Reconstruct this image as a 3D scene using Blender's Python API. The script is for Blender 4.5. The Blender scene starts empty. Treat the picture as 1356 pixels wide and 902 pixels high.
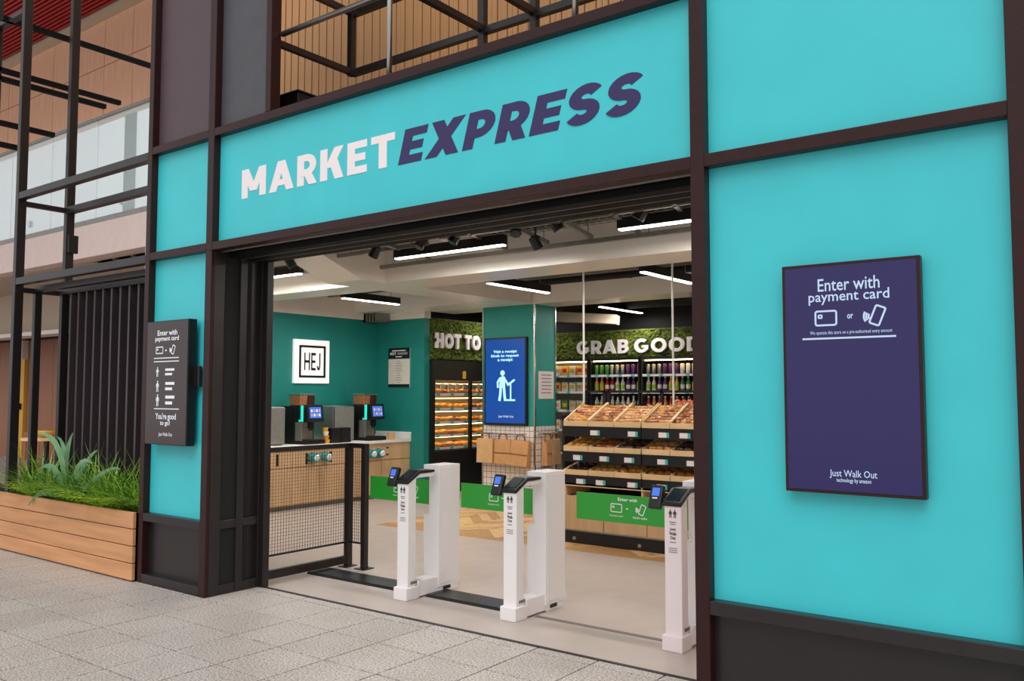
import bpy, math, random
import numpy as np
from mathutils import Vector, Matrix
random.seed(7)
SC = bpy.context.scene
COL = SC.collection
# ------------------------------------------------------------------ camera
FPX = 1138.5751
YAW, PITCH, ROLL = (math.radians(a) for a in (37.0223, 3.5088, 0.0335))
CAM = np.array([1.5025, -3.8715, 1.55])
_cy, _sy = math.cos(YAW), math.sin(YAW)
FW = np.array([-_sy*math.cos(PITCH), _cy*math.cos(PITCH), math.sin(PITCH)])
_r0 = np.array([_cy, _sy, 0.0]); _u0 = np.cross(_r0, FW)
RT = _r0*math.cos(ROLL) + _u0*math.sin(ROLL)
UP = -_r0*math.sin(ROLL) + _u0*math.cos(ROLL)
cd = bpy.data.cameras.new('camera'); cam = bpy.data.objects.new('camera', cd); COL.objects.link(cam)
cd.sensor_fit = 'HORIZONTAL'; cd.sensor_width = 36; cd.lens = FPX/1356*36; cd.clip_end = 200
cam.matrix_world = Matrix(((RT[0], UP[0], -FW[0], CAM[0]), (RT[1], UP[1], -FW[1], CAM[1]),
                           (RT[2], UP[2], -FW[2], CAM[2]), (0, 0, 0, 1)))
SC.camera = cam
# ------------------------------------------------------------------ world, sun, exposure
w = bpy.data.worlds.new('hall_daylight'); SC.world = w; w.use_nodes = True
w.node_tree.nodes['Background'].inputs[0].default_value = (1.0, 0.985, 0.985, 1)
w.node_tree.nodes['Background'].inputs[1].default_value = 0.82
sd = bpy.data.lights.new('skylight_sun', 'SUN'); sd.energy = 1.8; sd.angle = math.radians(50); sd.color = (1, .985, .975)
so = bpy.data.objects.new('skylight_sun', sd); COL.objects.link(so); so.location = (4, -8, 14)
so.rotation_euler = Vector((-.22, .62, -1)).to_track_quat('-Z', 'Y').to_euler()
SC.view_settings.view_transform = 'Standard'; SC.view_settings.look = 'None'
SC.view_settings.exposure = 0.0; SC.view_settings.gamma = 1.0
SC.view_settings.use_curve_mapping = False

# ------------------------------------------------------------------ pixel helpers (photo 1356x902)
def on(ax, val, u, v):
    d = FW + (u-678)/FPX*RT - (v-451)/FPX*UP
    return CAM + (val-CAM[ax])/d[ax]*d
def pbox(ax, val, u0, v0, u1, v1):
    """pixel box on a vertical plane -> (a0, a1, z0, z1), a = the plane's horizontal axis"""
    h = 1 if ax == 0 else 0
    uc, vc = (u0+u1)/2, (v0+v1)/2
    return on(ax, val, u0, vc)[h], on(ax, val, u1, vc)[h], on(ax, val, uc, v1)[2], on(ax, val, uc, v0)[2]

# ------------------------------------------------------------------ materials
def lin(c):
    return tuple(((x/255)/12.92 if x/255 <= .04045 else ((x/255+.055)/1.055)**2.4) for x in c)
MATS = {}
def mat(name, rgb, rough=.5, metal=0., spec=.5, var=0., vscale=8., bump=0., bscale=60., stretch=None, emit=None, estr=1., rgb2=None, coat=0.):
    m = bpy.data.materials.new(name); m.use_nodes = True; nt = m.node_tree
    b = nt.nodes['Principled BSDF']
    c = lin(rgb)
    b.inputs['Base Color'].default_value = (*c, 1)
    b.inputs['Roughness'].default_value = rough; b.inputs['Metallic'].default_value = metal
    b.inputs['Specular IOR Level'].default_value = spec
    if coat: b.inputs['Coat Weight'].default_value = coat
    tc = nt.nodes.new('ShaderNodeTexCoord'); mp = nt.nodes.new('ShaderNodeMapping')
    nt.links.new(tc.outputs['Object'], mp.inputs[0])
    if stretch: mp.inputs['Scale'].default_value = stretch
    if var or rgb2:
        n = nt.nodes.new('ShaderNodeTexNoise'); n.inputs['Scale'].default_value = vscale; n.inputs['Detail'].default_value = 5
        nt.links.new(mp.outputs[0], n.inputs[0])
        r = nt.nodes.new('ShaderNodeValToRGB'); nt.links.new(n.outputs[0], r.inputs[0])
        r.color_ramp.elements[0].position = .32; r.color_ramp.elements[1].position = .68
        if rgb2:
            r.color_ramp.elements[0].color = (*lin(rgb2), 1); r.color_ramp.elements[1].color = (*c, 1)
        else:
            r.color_ramp.elements[0].color = (*[x*(1-var) for x in c], 1); r.color_ramp.elements[1].color = (*[min(1, x*(1+var)) for x in c], 1)
        nt.links.new(r.outputs[0], b.inputs['Base Color'])
    if bump:
        n2 = nt.nodes.new('ShaderNodeTexNoise'); n2.inputs['Scale'].default_value = bscale; n2.inputs['Detail'].default_value = 3
        nt.links.new(mp.outputs[0], n2.inputs[0])
        bp = nt.nodes.new('ShaderNodeBump'); bp.inputs['Strength'].default_value = bump; bp.inputs['Distance'].default_value = .01
        nt.links.new(n2.outputs[0], bp.inputs['Height']); nt.links.new(bp.outputs[0], b.inputs['Normal'])
    if emit:
        b.inputs['Emission Color'].default_value = (*lin(emit), 1); b.inputs['Emission Strength'].default_value = estr
    MATS[name] = m
    return m
mat('teal_panel', (60, 197, 206), .42, var=.03, vscale=3, bump=.03, bscale=200)
mat('teal_wall', (20, 130, 123), .6, var=.05, vscale=4)
mat('teal_column', (38, 150, 142), .55, var=.05, vscale=4)
mat('frame_brown', (46, 20, 20), .4, spec=.3, var=.10, vscale=14, bump=.05, bscale=80)
mat('frame_black', (34, 29, 30), .34, var=.10, vscale=10, bump=.03)
mat('slat_grey', (66, 56, 60), .35)
mat('black', (16, 15, 16), .45)
mat('shutter_black', (9, 9, 9), .7, spec=.2)
mat('black_matt', (20, 19, 20), .8)
mat('plum_panel', (78, 62, 68), .5, var=.04)
mat('slate_panel', (72, 72, 78), .5, var=.06)
mat('sign_white', (240, 230, 233), .5)
mat('sign_navy', (44, 34, 90), .5)
mat('gate_white', (240, 236, 236), .35)
mat('gate_front', (238, 224, 226), .4)
mat('window_glow', (240, 245, 248), .4, emit=(236, 244, 250), estr=.62)
mat('white', (236, 234, 232), .5)
mat('offwhite', (222, 214, 206), .6)
mat('ceiling_paint', (240, 230, 221), .7, var=.03, vscale=3)
mat('beam_paint', (246, 240, 230), .22, spec=.7, bump=.04, bscale=14)
mat('ceiling_slab', (88, 84, 80), .8, var=.05)
mat('ceiling_dark', (26, 25, 24), .8)
mat('chrome', (205, 205, 205), .25, metal=1)
mat('steel', (176, 178, 172), .3, metal=.7, var=.06, vscale=20)
mat('galv', (150, 148, 142), .45, metal=.8, var=.1, vscale=20)
mat('handrail', (200, 196, 192), .3, metal=1)
mat('planter_wood', (206, 150, 104), .6, var=.16, vscale=9, stretch=(.12, 1, 1.6), bump=.08, bscale=60)
mat('oak', (206, 170, 130), .5, var=.10, vscale=10, stretch=(1, 1, .15), bump=.04)
mat('oak_light', (226, 190, 142), .5, var=.08, vscale=10, stretch=(.3, 1, 1))
mat('plank_a', (196, 158, 108), .45, var=.12, vscale=14)
mat('plank_b', (176, 136, 90), .45, var=.12, vscale=14)
mat('plank_c', (212, 176, 126), .45, var=.12, vscale=14)
mat('red_slat', (158, 14, 22), .5)
mat('red_back', (52, 6, 12), .8)
mat('wood_cladding_lit', (232, 184, 150), .55, var=.12, vscale=6, stretch=(6, 6, .2))  # paler, pinker base colour with the window light worked in
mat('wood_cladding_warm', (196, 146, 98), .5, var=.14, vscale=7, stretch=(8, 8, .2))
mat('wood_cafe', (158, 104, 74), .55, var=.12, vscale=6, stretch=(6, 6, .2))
mat('wood_joint', (86, 58, 42), .8)
mat('pink_plaster', (226, 204, 198), .6, var=.03)
mat('beige_plaster', (190, 172, 152), .7)
mat('floor_vinyl', (184, 171, 163), .38, var=.05, vscale=5, bump=.02)
mat('grout', (58, 52, 48), .9)
mat('grout_grey', (120, 110, 104), .8)
mat('rubber_black', (24, 24, 26), .6)
mat('grate_dark', (44, 48, 52), .35, metal=.5)
mat('screen_navy', (12, 9, 34), .25, emit=(46, 38, 108), estr=.52)
mat('screen_blue', (10, 40, 110), .2, emit=(22, 74, 152), estr=.85)
mat('screen_dark', (46, 36, 38), .18, emit=(58, 44, 46), estr=.35)  # brown base and glow stand in for the hall's reflection
mat('screen_cyan', (20, 40, 90), .2, emit=(66, 120, 225), estr=1.)
mat('screen_teal', (18, 40, 48), .12)
mat('glyph', (150, 165, 190), .5, emit=(190, 215, 240), estr=.5)
mat('glyph_dim', (210, 210, 215), .5, emit=(205, 208, 216), estr=.35)
mat('glyph_blue', (150, 210, 240), .5, emit=(170, 220, 245), estr=.9)
mat('print_white', (240, 244, 240), .5)
mat('print_dark', (50, 46, 52), .6)
mat('print_grey', (150, 140, 146), .6)
mat('flap_green', (44, 158, 52), .3)
mat('lightbox', (235, 235, 235), .5, emit=(255, 252, 250), estr=.5)
mat('tube', (255, 250, 240), .5, emit=(255, 246, 232), estr=9.)
mat('kraft', (216, 172, 122), .7, var=.08, vscale=8)
mat('kraft_b', (206, 154, 104), .7, var=.08, vscale=8)
mat('kraft_dark', (146, 98, 58), .7)
mat('leaf_dark', (78, 128, 46), .45, var=.3, vscale=10)
mat('leaf_mid', (142, 184, 62), .5, var=.3, vscale=10)
mat('leaf_lime', (196, 226, 70), .5, var=.25, vscale=10)
mat('leaf_blue', (96, 142, 96), .22, var=.25, vscale=6)
mat('soil', (40, 30, 24), .9, var=.3)
mat('moss', (106, 120, 26), .9, rgb2=(34, 46, 8), vscale=22, bump=.6, bscale=40)
mat('bread_a', (182, 108, 46), .35, rgb2=(120, 62, 24), vscale=40, coat=.4)
mat('bread_b', (224, 166, 92), .35, rgb2=(160, 90, 40), vscale=40, coat=.5)
mat('bread_c', (224, 168, 70), .5, rgb2=(180, 110, 40), vscale=30)
mat('choc', (84, 44, 26), .4, rgb2=(50, 26, 18), vscale=30)
mat('clear_bag', (225, 205, 180), .15, spec=.8)
mat('bean_tan', (172, 120, 78), .5, rgb2=(120, 74, 44), vscale=60)
mat('bean_dark', (74, 38, 26), .4, rgb2=(40, 20, 14), vscale=60)
mat('cyan_trim', (40, 226, 208), .4, emit=(40, 230, 210), estr=.55)
mat('cup_teal', (26, 150, 150), .4)
mat('yellow', (222, 170, 60), .5)
mat('orange', (232, 150, 40), .5)
mat('red', (190, 30, 34), .4)
mat('apple_red', (214, 64, 56), .3, rgb2=(226, 170, 80), vscale=12)
mat('apple_green', (150, 190, 60), .3)
mat('blue', (24, 70, 170), .4)
mat('green_pack', (70, 130, 60), .5)
mat('purple', (96, 50, 110), .4)
mat('wicker', (190, 140, 92), .7, var=.2, vscale=40)
mat('price_tag', (240, 226, 226), .5)
mat('price_teal', (60, 190, 190), .5)
mat('led_warm', (255, 230, 180), .5, emit=(255, 216, 150), estr=14.)
mat('fridge_inside', (235, 215, 180), .6)

def granite():
    m = bpy.data.materials.new('granite'); m.use_nodes = True; nt = m.node_tree; b = nt.nodes['Principled BSDF']
    tc = nt.nodes.new('ShaderNodeTexCoord'); oi = nt.nodes.new('ShaderNodeObjectInfo')
    n = nt.nodes.new('ShaderNodeTexNoise'); n.inputs['Scale'].default_value = 85; n.inputs['Detail'].default_value = 3
    n3 = nt.nodes.new('ShaderNodeTexNoise'); n3.inputs['Scale'].default_value = 2.2; n3.inputs['Detail'].default_value = 3
    gm = nt.nodes.new('ShaderNodeNewGeometry')
    nt.links.new(gm.outputs['Position'], n.inputs[0]); nt.links.new(gm.outputs['Position'], n3.inputs[0])
    r = nt.nodes.new('ShaderNodeValToRGB'); nt.links.new(n.outputs[0], r.inputs[0])
    e = r.color_ramp.elements; e[0].position = .34; e[0].color = (*lin((122, 113, 108)), 1); e[1].position = .6; e[1].color = (*lin((210, 203, 197)), 1)
    mx = nt.nodes.new('ShaderNodeMix'); mx.data_type = 'RGBA'; mx.blend_type = 'MULTIPLY'; mx.inputs[0].default_value = 1
    r2 = nt.nodes.new('ShaderNodeValToRGB'); nt.links.new(oi.outputs['Random'], r2.inputs[0])
    r2.color_ramp.elements[0].color = (.93, .925, .92, 1); r2.color_ramp.elements[1].color = (1, 1, 1, 1)
    mx2 = nt.nodes.new('ShaderNodeMix'); mx2.data_type = 'RGBA'; mx2.blend_type = 'MULTIPLY'; mx2.inputs[0].default_value = 1
    r3 = nt.nodes.new('ShaderNodeValToRGB'); nt.links.new(n3.outputs[0], r3.inputs[0])
    r3.color_ramp.elements[0].position = .35; r3.color_ramp.elements[0].color = (.9, .88, .87, 1); r3.color_ramp.elements[1].position = .65; r3.color_ramp.elements[1].color = (1, 1, 1, 1)
    nt.links.new(r.outputs[0], mx.inputs[6]); nt.links.new(r2.outputs[0], mx.inputs[7])
    nt.links.new(mx.outputs[2], mx2.inputs[6]); nt.links.new(r3.outputs[0], mx2.inputs[7])
    nt.links.new(mx2.outputs[2], b.inputs['Base Color']); b.inputs['Roughness'].default_value = .5
    MATS['granite'] = m
granite()
def tiled(name, c1, joint, sx, sz, off=0., jw=.02):
    m = bpy.data.materials.new(name); m.use_nodes = True; nt = m.node_tree; b = nt.nodes['Principled BSDF']
    gm = nt.nodes.new('ShaderNodeNewGeometry'); sp = nt.nodes.new('ShaderNodeSeparateXYZ'); nt.links.new(gm.outputs['Position'], sp.inputs[0])
    ad = nt.nodes.new('ShaderNodeMath'); ad.operation = 'ADD'; nt.links.new(sp.outputs[0], ad.inputs[0]); nt.links.new(sp.outputs[1], ad.inputs[1])
    cb = nt.nodes.new('ShaderNodeCombineXYZ'); nt.links.new(ad.outputs[0], cb.inputs[0]); nt.links.new(sp.outputs[2], cb.inputs[1])
    br = nt.nodes.new('ShaderNodeTexBrick'); br.offset = off; br.inputs['Scale'].default_value = 1
    br.inputs['Brick Width'].default_value = sx; br.inputs['Row Height'].default_value = sz; br.inputs['Mortar Size'].default_value = jw/10
    br.inputs['Color1'].default_value = (*lin(c1), 1); br.inputs['Color2'].default_value = (*lin(c1), 1); br.inputs['Mortar'].default_value = (*lin(joint), 1)
    nt.links.new(cb.outputs[0], br.inputs['Vector']); nt.links.new(br.outputs['Color'], b.inputs['Base Color']); b.inputs['Roughness'].default_value = .3
    MATS[name] = m
tiled('column_tile', (240, 230, 222), (150, 140, 135), .085, .085, 0., .05)
def glassy(name, col, tr, rough=.05):
    """clear sheet: part straight through, part tinted surface with a reflection"""
    m = bpy.data.materials.new(name); m.use_nodes = True; nt = m.node_tree; b = nt.nodes['Principled BSDF']
    b.inputs['Base Color'].default_value = (*lin(col), 1); b.inputs['Roughness'].default_value = rough
    b.inputs['Alpha'].default_value = 1-tr
    MATS[name] = m
glassy('balcony_glass', (226, 240, 242), .55)
glassy('balcony_glass_clear', (215, 235, 235), .62)
glassy('door_glass', (40, 40, 40), .94)
glassy('flap_glass', (60, 190, 90), .35)
glassy('bag_film', (245, 240, 235), .80, .1)

# ------------------------------------------------------------------ mesh builder
class MB:
    def __init__(s): s.v = []; s.f = []; s.mi = []; s.cm = 0
    def add(s, vs, fs):
        o = len(s.v); s.v += [tuple(map(float, p)) for p in vs]; s.f += [tuple(o+i for i in f) for f in fs]; s.mi += [s.cm]*len(fs); return s
    def box(s, x0, x1, y0, y1, z0, z1):
        x0, x1 = sorted((x0, x1)); y0, y1 = sorted((y0, y1)); z0, z1 = sorted((z0, z1))
        return s.add([(x0,y0,z0),(x1,y0,z0),(x1,y1,z0),(x0,y1,z0),(x0,y0,z1),(x1,y0,z1),(x1,y1,z1),(x0,y1,z1)],
              [(0,3,2,1),(4,5,6,7),(0,1,5,4),(1,2,6,5),(2,3,7,6),(3,0,4,7)])
    def hexa(s, p):   # 8 points, bottom ring then top ring
        return s.add(p, [(0,3,2,1),(4,5,6,7),(0,1,5,4),(1,2,6,5),(2,3,7,6),(3,0,4,7)])
    def prism(s, poly, ax, a0, a1):
        """poly: 2D points in the two remaining axes (in xyz order), extruded along axis ax"""
        def P(p, a):
            q = list(p); q.insert(ax, a); return q
        n = len(poly)
        vs = [P(p, a0) for p in poly] + [P(p, a1) for p in poly]
        return s.add(vs, [tuple(range(n))[::-1], tuple(range(n, 2*n))] + [(i, (i+1) % n, n+(i+1) % n, n+i) for i in range(n)])
    def cyl(s, p0, p1, r0, r1=None, n=10, cap=True):
        r1 = r0 if r1 is None else r1
        p0, p1 = Vector(p0), Vector(p1); d = (p1-p0).normalized()
        a = d.orthogonal().normalized(); b = d.cross(a)
        vs = []
        for p, r in ((p0, r0), (p1, r1)):
            for i in range(n):
                t = 2*math.pi*i/n; vs.append(p + a*(r*math.cos(t)) + b*(r*math.sin(t)))
        fs = [(i, (i+1) % n, n+(i+1) % n, n+i) for i in range(n)]
        if cap: fs += [tuple(range(n))[::-1], tuple(range(n, 2*n))]
        return s.add(vs, fs)
    def bar(s, p0, p1, wd, dp=None):
        """square bar between two points"""
        dp = dp or wd
        p0, p1 = Vector(p0), Vector(p1); d = (p1-p0).normalized()
        a = Vector((0, 0, 1)).cross(d)
        a = a.normalized() if a.length > 1e-4 else Vector((1, 0, 0))
        b = d.cross(a)
        c = [(-1,-1),(1,-1),(1,1),(-1,1)]
        return s.hexa([p0 + a*(i*wd/2) + b*(j*dp/2) for i, j in c] + [p1 + a*(i*wd/2) + b*(j*dp/2) for i, j in c])
    def tube(s, pts, r, n=6):
        for a, b in zip(pts[:-1], pts[1:]): s.cyl(a, b, r, n=n)
        return s
    def lathe(s, c, prof, n=12):
        """prof: list of (r, z) about the vertical through c"""
        vs = []
        for r, z in prof:
            for i in range(n):
                t = 2*math.pi*i/n; vs.append((c[0]+r*math.cos(t), c[1]+r*math.sin(t), c[2]+z))
        fs = [(k*n+i, k*n+(i+1) % n, (k+1)*n+(i+1) % n, (k+1)*n+i) for k in range(len(prof)-1) for i in range(n)]
        m = len(prof)-1
        fs += [tuple(range(n))[::-1], tuple(range(m*n, m*n+n))]
        return s.add(vs, fs)
    def blob(s, c, r, nu=8, nv=5, jit=0.):
        vs = []; fs = []
        for j in range(1, nv):
            ph = math.pi*j/nv
            for i in range(nu):
                t = 2*math.pi*i/nu; k = 1+random.uniform(-jit, jit)
                vs.append((c[0]+r[0]*k*math.sin(ph)*math.cos(t), c[1]+r[1]*k*math.sin(ph)*math.sin(t), c[2]+r[2]*math.cos(ph)))
        top, bot = len(vs), len(vs)+1
        vs += [(c[0], c[1], c[2]+r[2]), (c[0], c[1], c[2]-r[2])]
        for j in range(nv-2):
            for i in range(nu): fs.append((j*nu+i, (j+1)*nu+i, (j+1)*nu+(i+1) % nu, j*nu+(i+1) % nu))
        for i in range(nu):
            fs.append((top, i, (i+1) % nu)); fs.append((bot, (nv-2)*nu+(i+1) % nu, (nv-2)*nu+i))
        return s.add(vs, fs)
    def build(s, name, m, parent=None, bevel=0., smooth=False, world=True):
        off = wloc(parent) if (parent and world) else Vector((0, 0, 0))
        me = bpy.data.meshes.new(name); me.from_pydata([Vector(p)-off for p in s.v], [], s.f); me.update()
        for mm in (m if isinstance(m, (list, tuple)) else [m]): me.materials.append(MATS[mm])
        if any(s.mi): me.polygons.foreach_set('material_index', s.mi)
        if smooth: me.polygons.foreach_set('use_smooth', [True]*len(me.polygons))
        o = bpy.data.objects.new(name, me); COL.objects.link(o)
        if parent: o.parent = parent
        if bevel:
            b = o.modifiers.new('edge', 'BEVEL'); b.width = bevel; b.segments = 2; b.limit_method = 'ANGLE'; b.angle_limit = .7
        return o
def wloc(o):
    v = Vector((0, 0, 0))
    while o: v += o.location; o = o.parent
    return v
def tag(o, label=None, cat=None, group=None, kind=None):
    if label: o['label'] = label
    if cat: o['category'] = cat
    if group: o['group'] = group
    if kind: o['kind'] = kind
    return o
def thing(name, loc, label, cat, group=None, kind=None):
    o = bpy.data.objects.new(name, None); COL.objects.link(o); o.location = loc; o.empty_display_size = .1
    return tag(o, label, cat, group, kind)
def copy_tree(o, parent=None):
    c = o.copy(); COL.objects.link(c)
    if parent: c.parent = parent
    for ch in [x for x in o.children]: copy_tree(ch, c)
    return c
def bx(name, m, parent, x0, x1, y0, y1, z0, z1, bevel=0.):
    return MB().box(x0, x1, y0, y1, z0, z1).build(name, m, parent, bevel)

# ------------------------------------------------------------------ lettering
def strip2d(pts, t, closed=False):
    """thick polyline in 2D -> list of quads (mitred)"""
    P = [np.array(p, float) for p in pts]; n = len(P); L = []; R = []
    for i in range(n):
        a = P[i-1] if (i > 0 or closed) else None
        b = P[(i+1) % n] if (i < n-1 or closed) else None
        d1 = (P[i]-a)/np.linalg.norm(P[i]-a) if a is not None else None
        d2 = (b-P[i])/np.linalg.norm(b-P[i]) if b is not None else None
        if d1 is None: d1 = d2
        if d2 is None: d2 = d1
        n1 = np.array([-d1[1], d1[0]]); n2 = np.array([-d2[1], d2[0]]); m = n1+n2
        k = np.linalg.norm(m); m = m/k if k > 1e-6 else n1
        s = (t/2)/max(.4, float(m@n1)); L.append(P[i]+m*s); R.append(P[i]-m*s)
    return [[L[i], L[(i+1) % n], R[(i+1) % n], R[i]] for i in range(n if closed else n-1)]
def arc(cx, cz, rx, rz, a0, a1, n=10):
    return [(cx+rx*math.cos(math.radians(a0+(a1-a0)*i/n)), cz+rz*math.sin(math.radians(a0+(a1-a0)*i/n))) for i in range(n+1)]
def letter(ch, t):
    h = t/2; Q = []
    def st(p, closed=False): Q.extend(strip2d(p, t, closed))
    def rc(x0, x1, z0, z1): Q.append([(x0, z0), (x1, z0), (x1, z1), (x0, z1)])
    def D(x0, z0, x1, z1, wd): Q.append([(x0, z0), (x0+wd, z0), (x1+wd, z1), (x1, z1)])
    W = t*1.12; b = t*.9
    if ch == 'E': w = .64; rc(0, t, 0, 1); rc(0, w, 1-b, 1); rc(0, w*.92, .5-b/2, .5+b/2); rc(0, w, 0, b)
    elif ch == 'T': w = .74; rc(0, w, 1-b, 1); rc(w/2-h, w/2+h, 0, 1)
    elif ch == 'H': w = .80; rc(0, t, 0, 1); rc(w-t, w, 0, 1); rc(0, w, .5-b/2, .5+b/2)
    elif ch == 'M': w = .98; rc(0, t, 0, 1); rc(w-t, w, 0, 1); D(w/2-W/2, .22, 0, 1, W*.98); D(w/2-W/2, .22, w-W*.98, 1, W*.98)
    elif ch == 'N': w = .84; rc(0, t, 0, 1); rc(w-t, w, 0, 1); D(w-W, 0, 0, 1, W)
    elif ch == 'A': w = .94; D(0, 0, w/2-W/2, 1, W); D(w-W, 0, w/2-W/2, 1, W); rc(.2, w-.2, .18, .18+b*.9)
    elif ch == 'K': w = .80; rc(0, t, 0, 1); D(t*.6, .38, w-W*1.1, 1, W*1.1); D(w-W*1.05, 0, .30, .62, W*1.05)
    elif ch == 'X': w = .88; D(0, 0, w-W*1.1, 1, W*1.1); D(w-W*1.1, 0, 0, 1, W*1.1)
    elif ch in 'PRB':
        w = .70; rc(0, t, 0, 1); zl = .40 if ch != 'B' else .5
        zc = (1-h*.9+zl)/2; r = (1-h*.9-zl)/2
        Q.extend(strip2d([(h, 1-h*.9), (w-h-r, 1-h*.9)] + arc(w-h-r, zc, r, r, 90, -90)[1:-1] + [(w-h-r, zl), (h, zl)], b))
        if ch == 'R': D(w-W*.95, 0, .22, .42, W)
        if ch == 'B':
            r2 = (zl-h*.9)/2
            Q.extend(strip2d([(h, zl), (w-h-r2, zl)] + arc(w-h-r2, (zl+h*.9)/2, r2*1.15, r2, 90, -90)[1:-1] + [(w-h-r2, h*.9), (h, h*.9)], b)); w += .02
    elif ch == 'D':
        w = .80; rc(0, t, 0, 1); r = .5-h*.9
        Q.extend(strip2d([(h, 1-h*.9), (w-h-r, 1-h*.9)] + arc(w-h-r, .5, r, r, 90, -90, 14)[1:-1] + [(w-h-r, h*.9), (h, h*.9)], b))
    elif ch == 'O': w = .94; Q.extend(strip2d(arc(w/2, .5, w/2-h, .5-h*.95, 0, 360, 24)[:-1], t*.97, True))
    elif ch == 'G':
        w = .92; Q.extend(strip2d(arc(w/2, .5, w/2-h, .5-h*.95, 48, 335, 22), t*.97)); rc(w*.52, w-.02, .36, .36+b*.85); rc(w-t*.95, w-.02, .2, .5)
    elif ch == 'S':
        w = .70; rx = w/2-h; rz = (1-2*h*.95)/4; zu = 1-h*.95-rz; zl = h*.95+rz
        Q.extend(strip2d(arc(w/2, zu, rx, rz, 28, 270, 14) + arc(w/2, zl, rx, rz, 90, -152, 14)[1:], t*.95))
    elif ch == 'J': w = .5; st([(w-h, 1), (w-h, .3)] + arc(w/2, .3, w/2-h, .3-h, 0, -170, 10)[1:])
    else: w = .4
    return Q, w
def sign_letters(text, x0, x1, z0, z1, place, m, parent, t=.25, gap=.10, shear=0., thick=.006, space=.30, skip=0):
    """heavy block capitals, each its own mesh; place(a, z, depth) -> world point"""
    items = []; x = 0.
    for ch in text:
        if ch == ' ': x += space; continue
        q, wd = letter(ch, t); items.append((ch, q, x)); x += wd+gap
    tot = x-gap; sx = (x1-x0)/(tot+shear); sz = z1-z0
    for ch, q, xo in items:
        mb = MB()
        for qi, poly in enumerate(q):
            th = thick+qi*.00012
            pts = [(x0+(xo+p[0]+shear*p[1])*sx, z0+p[1]*sz) for p in poly]
            A = [place(a, z, th) for a, z in pts]; B = [place(a, z, -.001-qi*.0001) for a, z in pts]; n = len(pts)
            mb.add(A+B, [tuple(range(n)), tuple(range(n, 2*n))[::-1]] + [(i, n+i, n+(i+1) % n, (i+1) % n) for i in range(n)])
        mb.build('letter', m, parent)
def text_mesh(s, bold=0.):
    cu = bpy.data.curves.new('lettering', 'FONT'); cu.body = s; cu.align_x = 'LEFT'; cu.size = 1; cu.resolution_u = 2; cu.offset = bold
    o = bpy.data.objects.new('tmp', cu); COL.objects.link(o)
    dg = bpy.context.evaluated_depsgraph_get(); dg.update()
    me = bpy.data.meshes.new_from_object(o.evaluated_get(dg)); bpy.data.objects.remove(o)
    vs = [tuple(v.co) for v in me.vertices]; fs = [tuple(p.vertices) for p in me.polygons]
    bpy.data.meshes.remove(me)
    return vs, fs
def fit_text(s, a0, a1, z0, z1, place, m, parent, bold=.02, name='lettering'):
    vs, fs = text_mesh(s, bold)
    if not vs: return
    xs = [v[0] for v in vs]; ys = [v[1] for v in vs]
    sx = (a1-a0)/(max(xs)-min(xs)); sz = (z1-z0)/(max(ys)-min(ys))
    mb = MB().add([place(a0+(v[0]-min(xs))*sx, z0+(v[1]-min(ys))*sz, .0015) for v in vs], fs)
    return mb.build(name, m, parent)
def planeY(Y, sgn=-1):
    return lambda a, z, d: (a, Y+sgn*d, z)
def planeX(X, sgn=1):
    return lambda a, z, d: (X+sgn*d, a, z)
def flat(polys, place, m, parent, name='icon', d=.0015):
    mb = MB()
    for i, p in enumerate(polys): mb.add([place(a, z, d+i*.00004) for a, z in p], [tuple(range(len(p)))])
    return mb.build(name, m, parent)
def rect_outline(cx, cz, wd, ht, t, rot=0.):
    c, s = math.cos(math.radians(rot)), math.sin(math.radians(rot))
    k = min(wd, ht)*.14
    pts = []
    for sx, sz, a in ((1,1,0),(-1,1,90),(-1,-1,180),(1,-1,270)):
        pts += arc(sx*(wd/2-k), sz*(ht/2-k), k, k, a, a+90, 3)
    return strip2d([(cx+x*c-z*s, cz+x*s+z*c) for x, z in pts], t, True)
def card_icon(cx, cz, wd, ht, t):
    return rect_outline(cx, cz, wd, ht, t) + rect_outline(cx-wd*.27, cz+ht*.12, wd*.16, ht*.2, t*.8)
def phone_icon(cx, cz, ht, t):
    q = rect_outline(cx+ht*.18, cz, ht*.52, ht, t, -22)
    for k in (.34, .50, .66):
        q += strip2d(arc(cx-ht*.02, cz-ht*.02, ht*k*.75, ht*k*.75, 150, 215, 5), t)
    return q
def person_icon(cx, z0, ht, reach=False):
    q = [arc(cx, z0+ht*.90, ht*.09, ht*.09, 0, 360, 12)[:-1]]
    q.append([(cx-ht*.11, z0+ht*.76), (cx-ht*.13, z0+ht*.42), (cx+ht*.11, z0+ht*.42), (cx+ht*.10, z0+ht*.78), (cx, z0+ht*.80)])
    q += strip2d([(cx-ht*.10, z0+ht*.74), (cx-ht*.2, z0+ht*.6), (cx-ht*.19, z0+ht*.42)], ht*.075)
    q += strip2d([(cx-ht*.07, z0+ht*.44), (cx-ht*.09, z0+ht*.2), (cx-ht*.13, z0)], ht*.10)
    q += strip2d([(cx+ht*.06, z0+ht*.44), (cx+ht*.08, z0+ht*.2), (cx+ht*.11, z0)], ht*.10)
    if reach: q += strip2d([(cx+ht*.08, z0+ht*.72), (cx+ht*.2, z0+ht*.56), (cx+ht*.34, z0+ht*.54)], ht*.07)
    else: q += strip2d([(cx+ht*.08, z0+ht*.74), (cx+ht*.19, z0+ht*.6), (cx+ht*.17, z0+ht*.42)], ht*.075)
    return q

# ================================================================== SETTING
# facade levels and posts measured from the photograph
ZH1, ZH2, ZH3 = 3.618, 2.720, .568
T = .065
XA, XB, XBr, XC, XCr, XD = -5.282, -4.412, -4.33, -.317, -.244, 1.051
RC = .06                                   # recess of the panels behind the frame face
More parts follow.
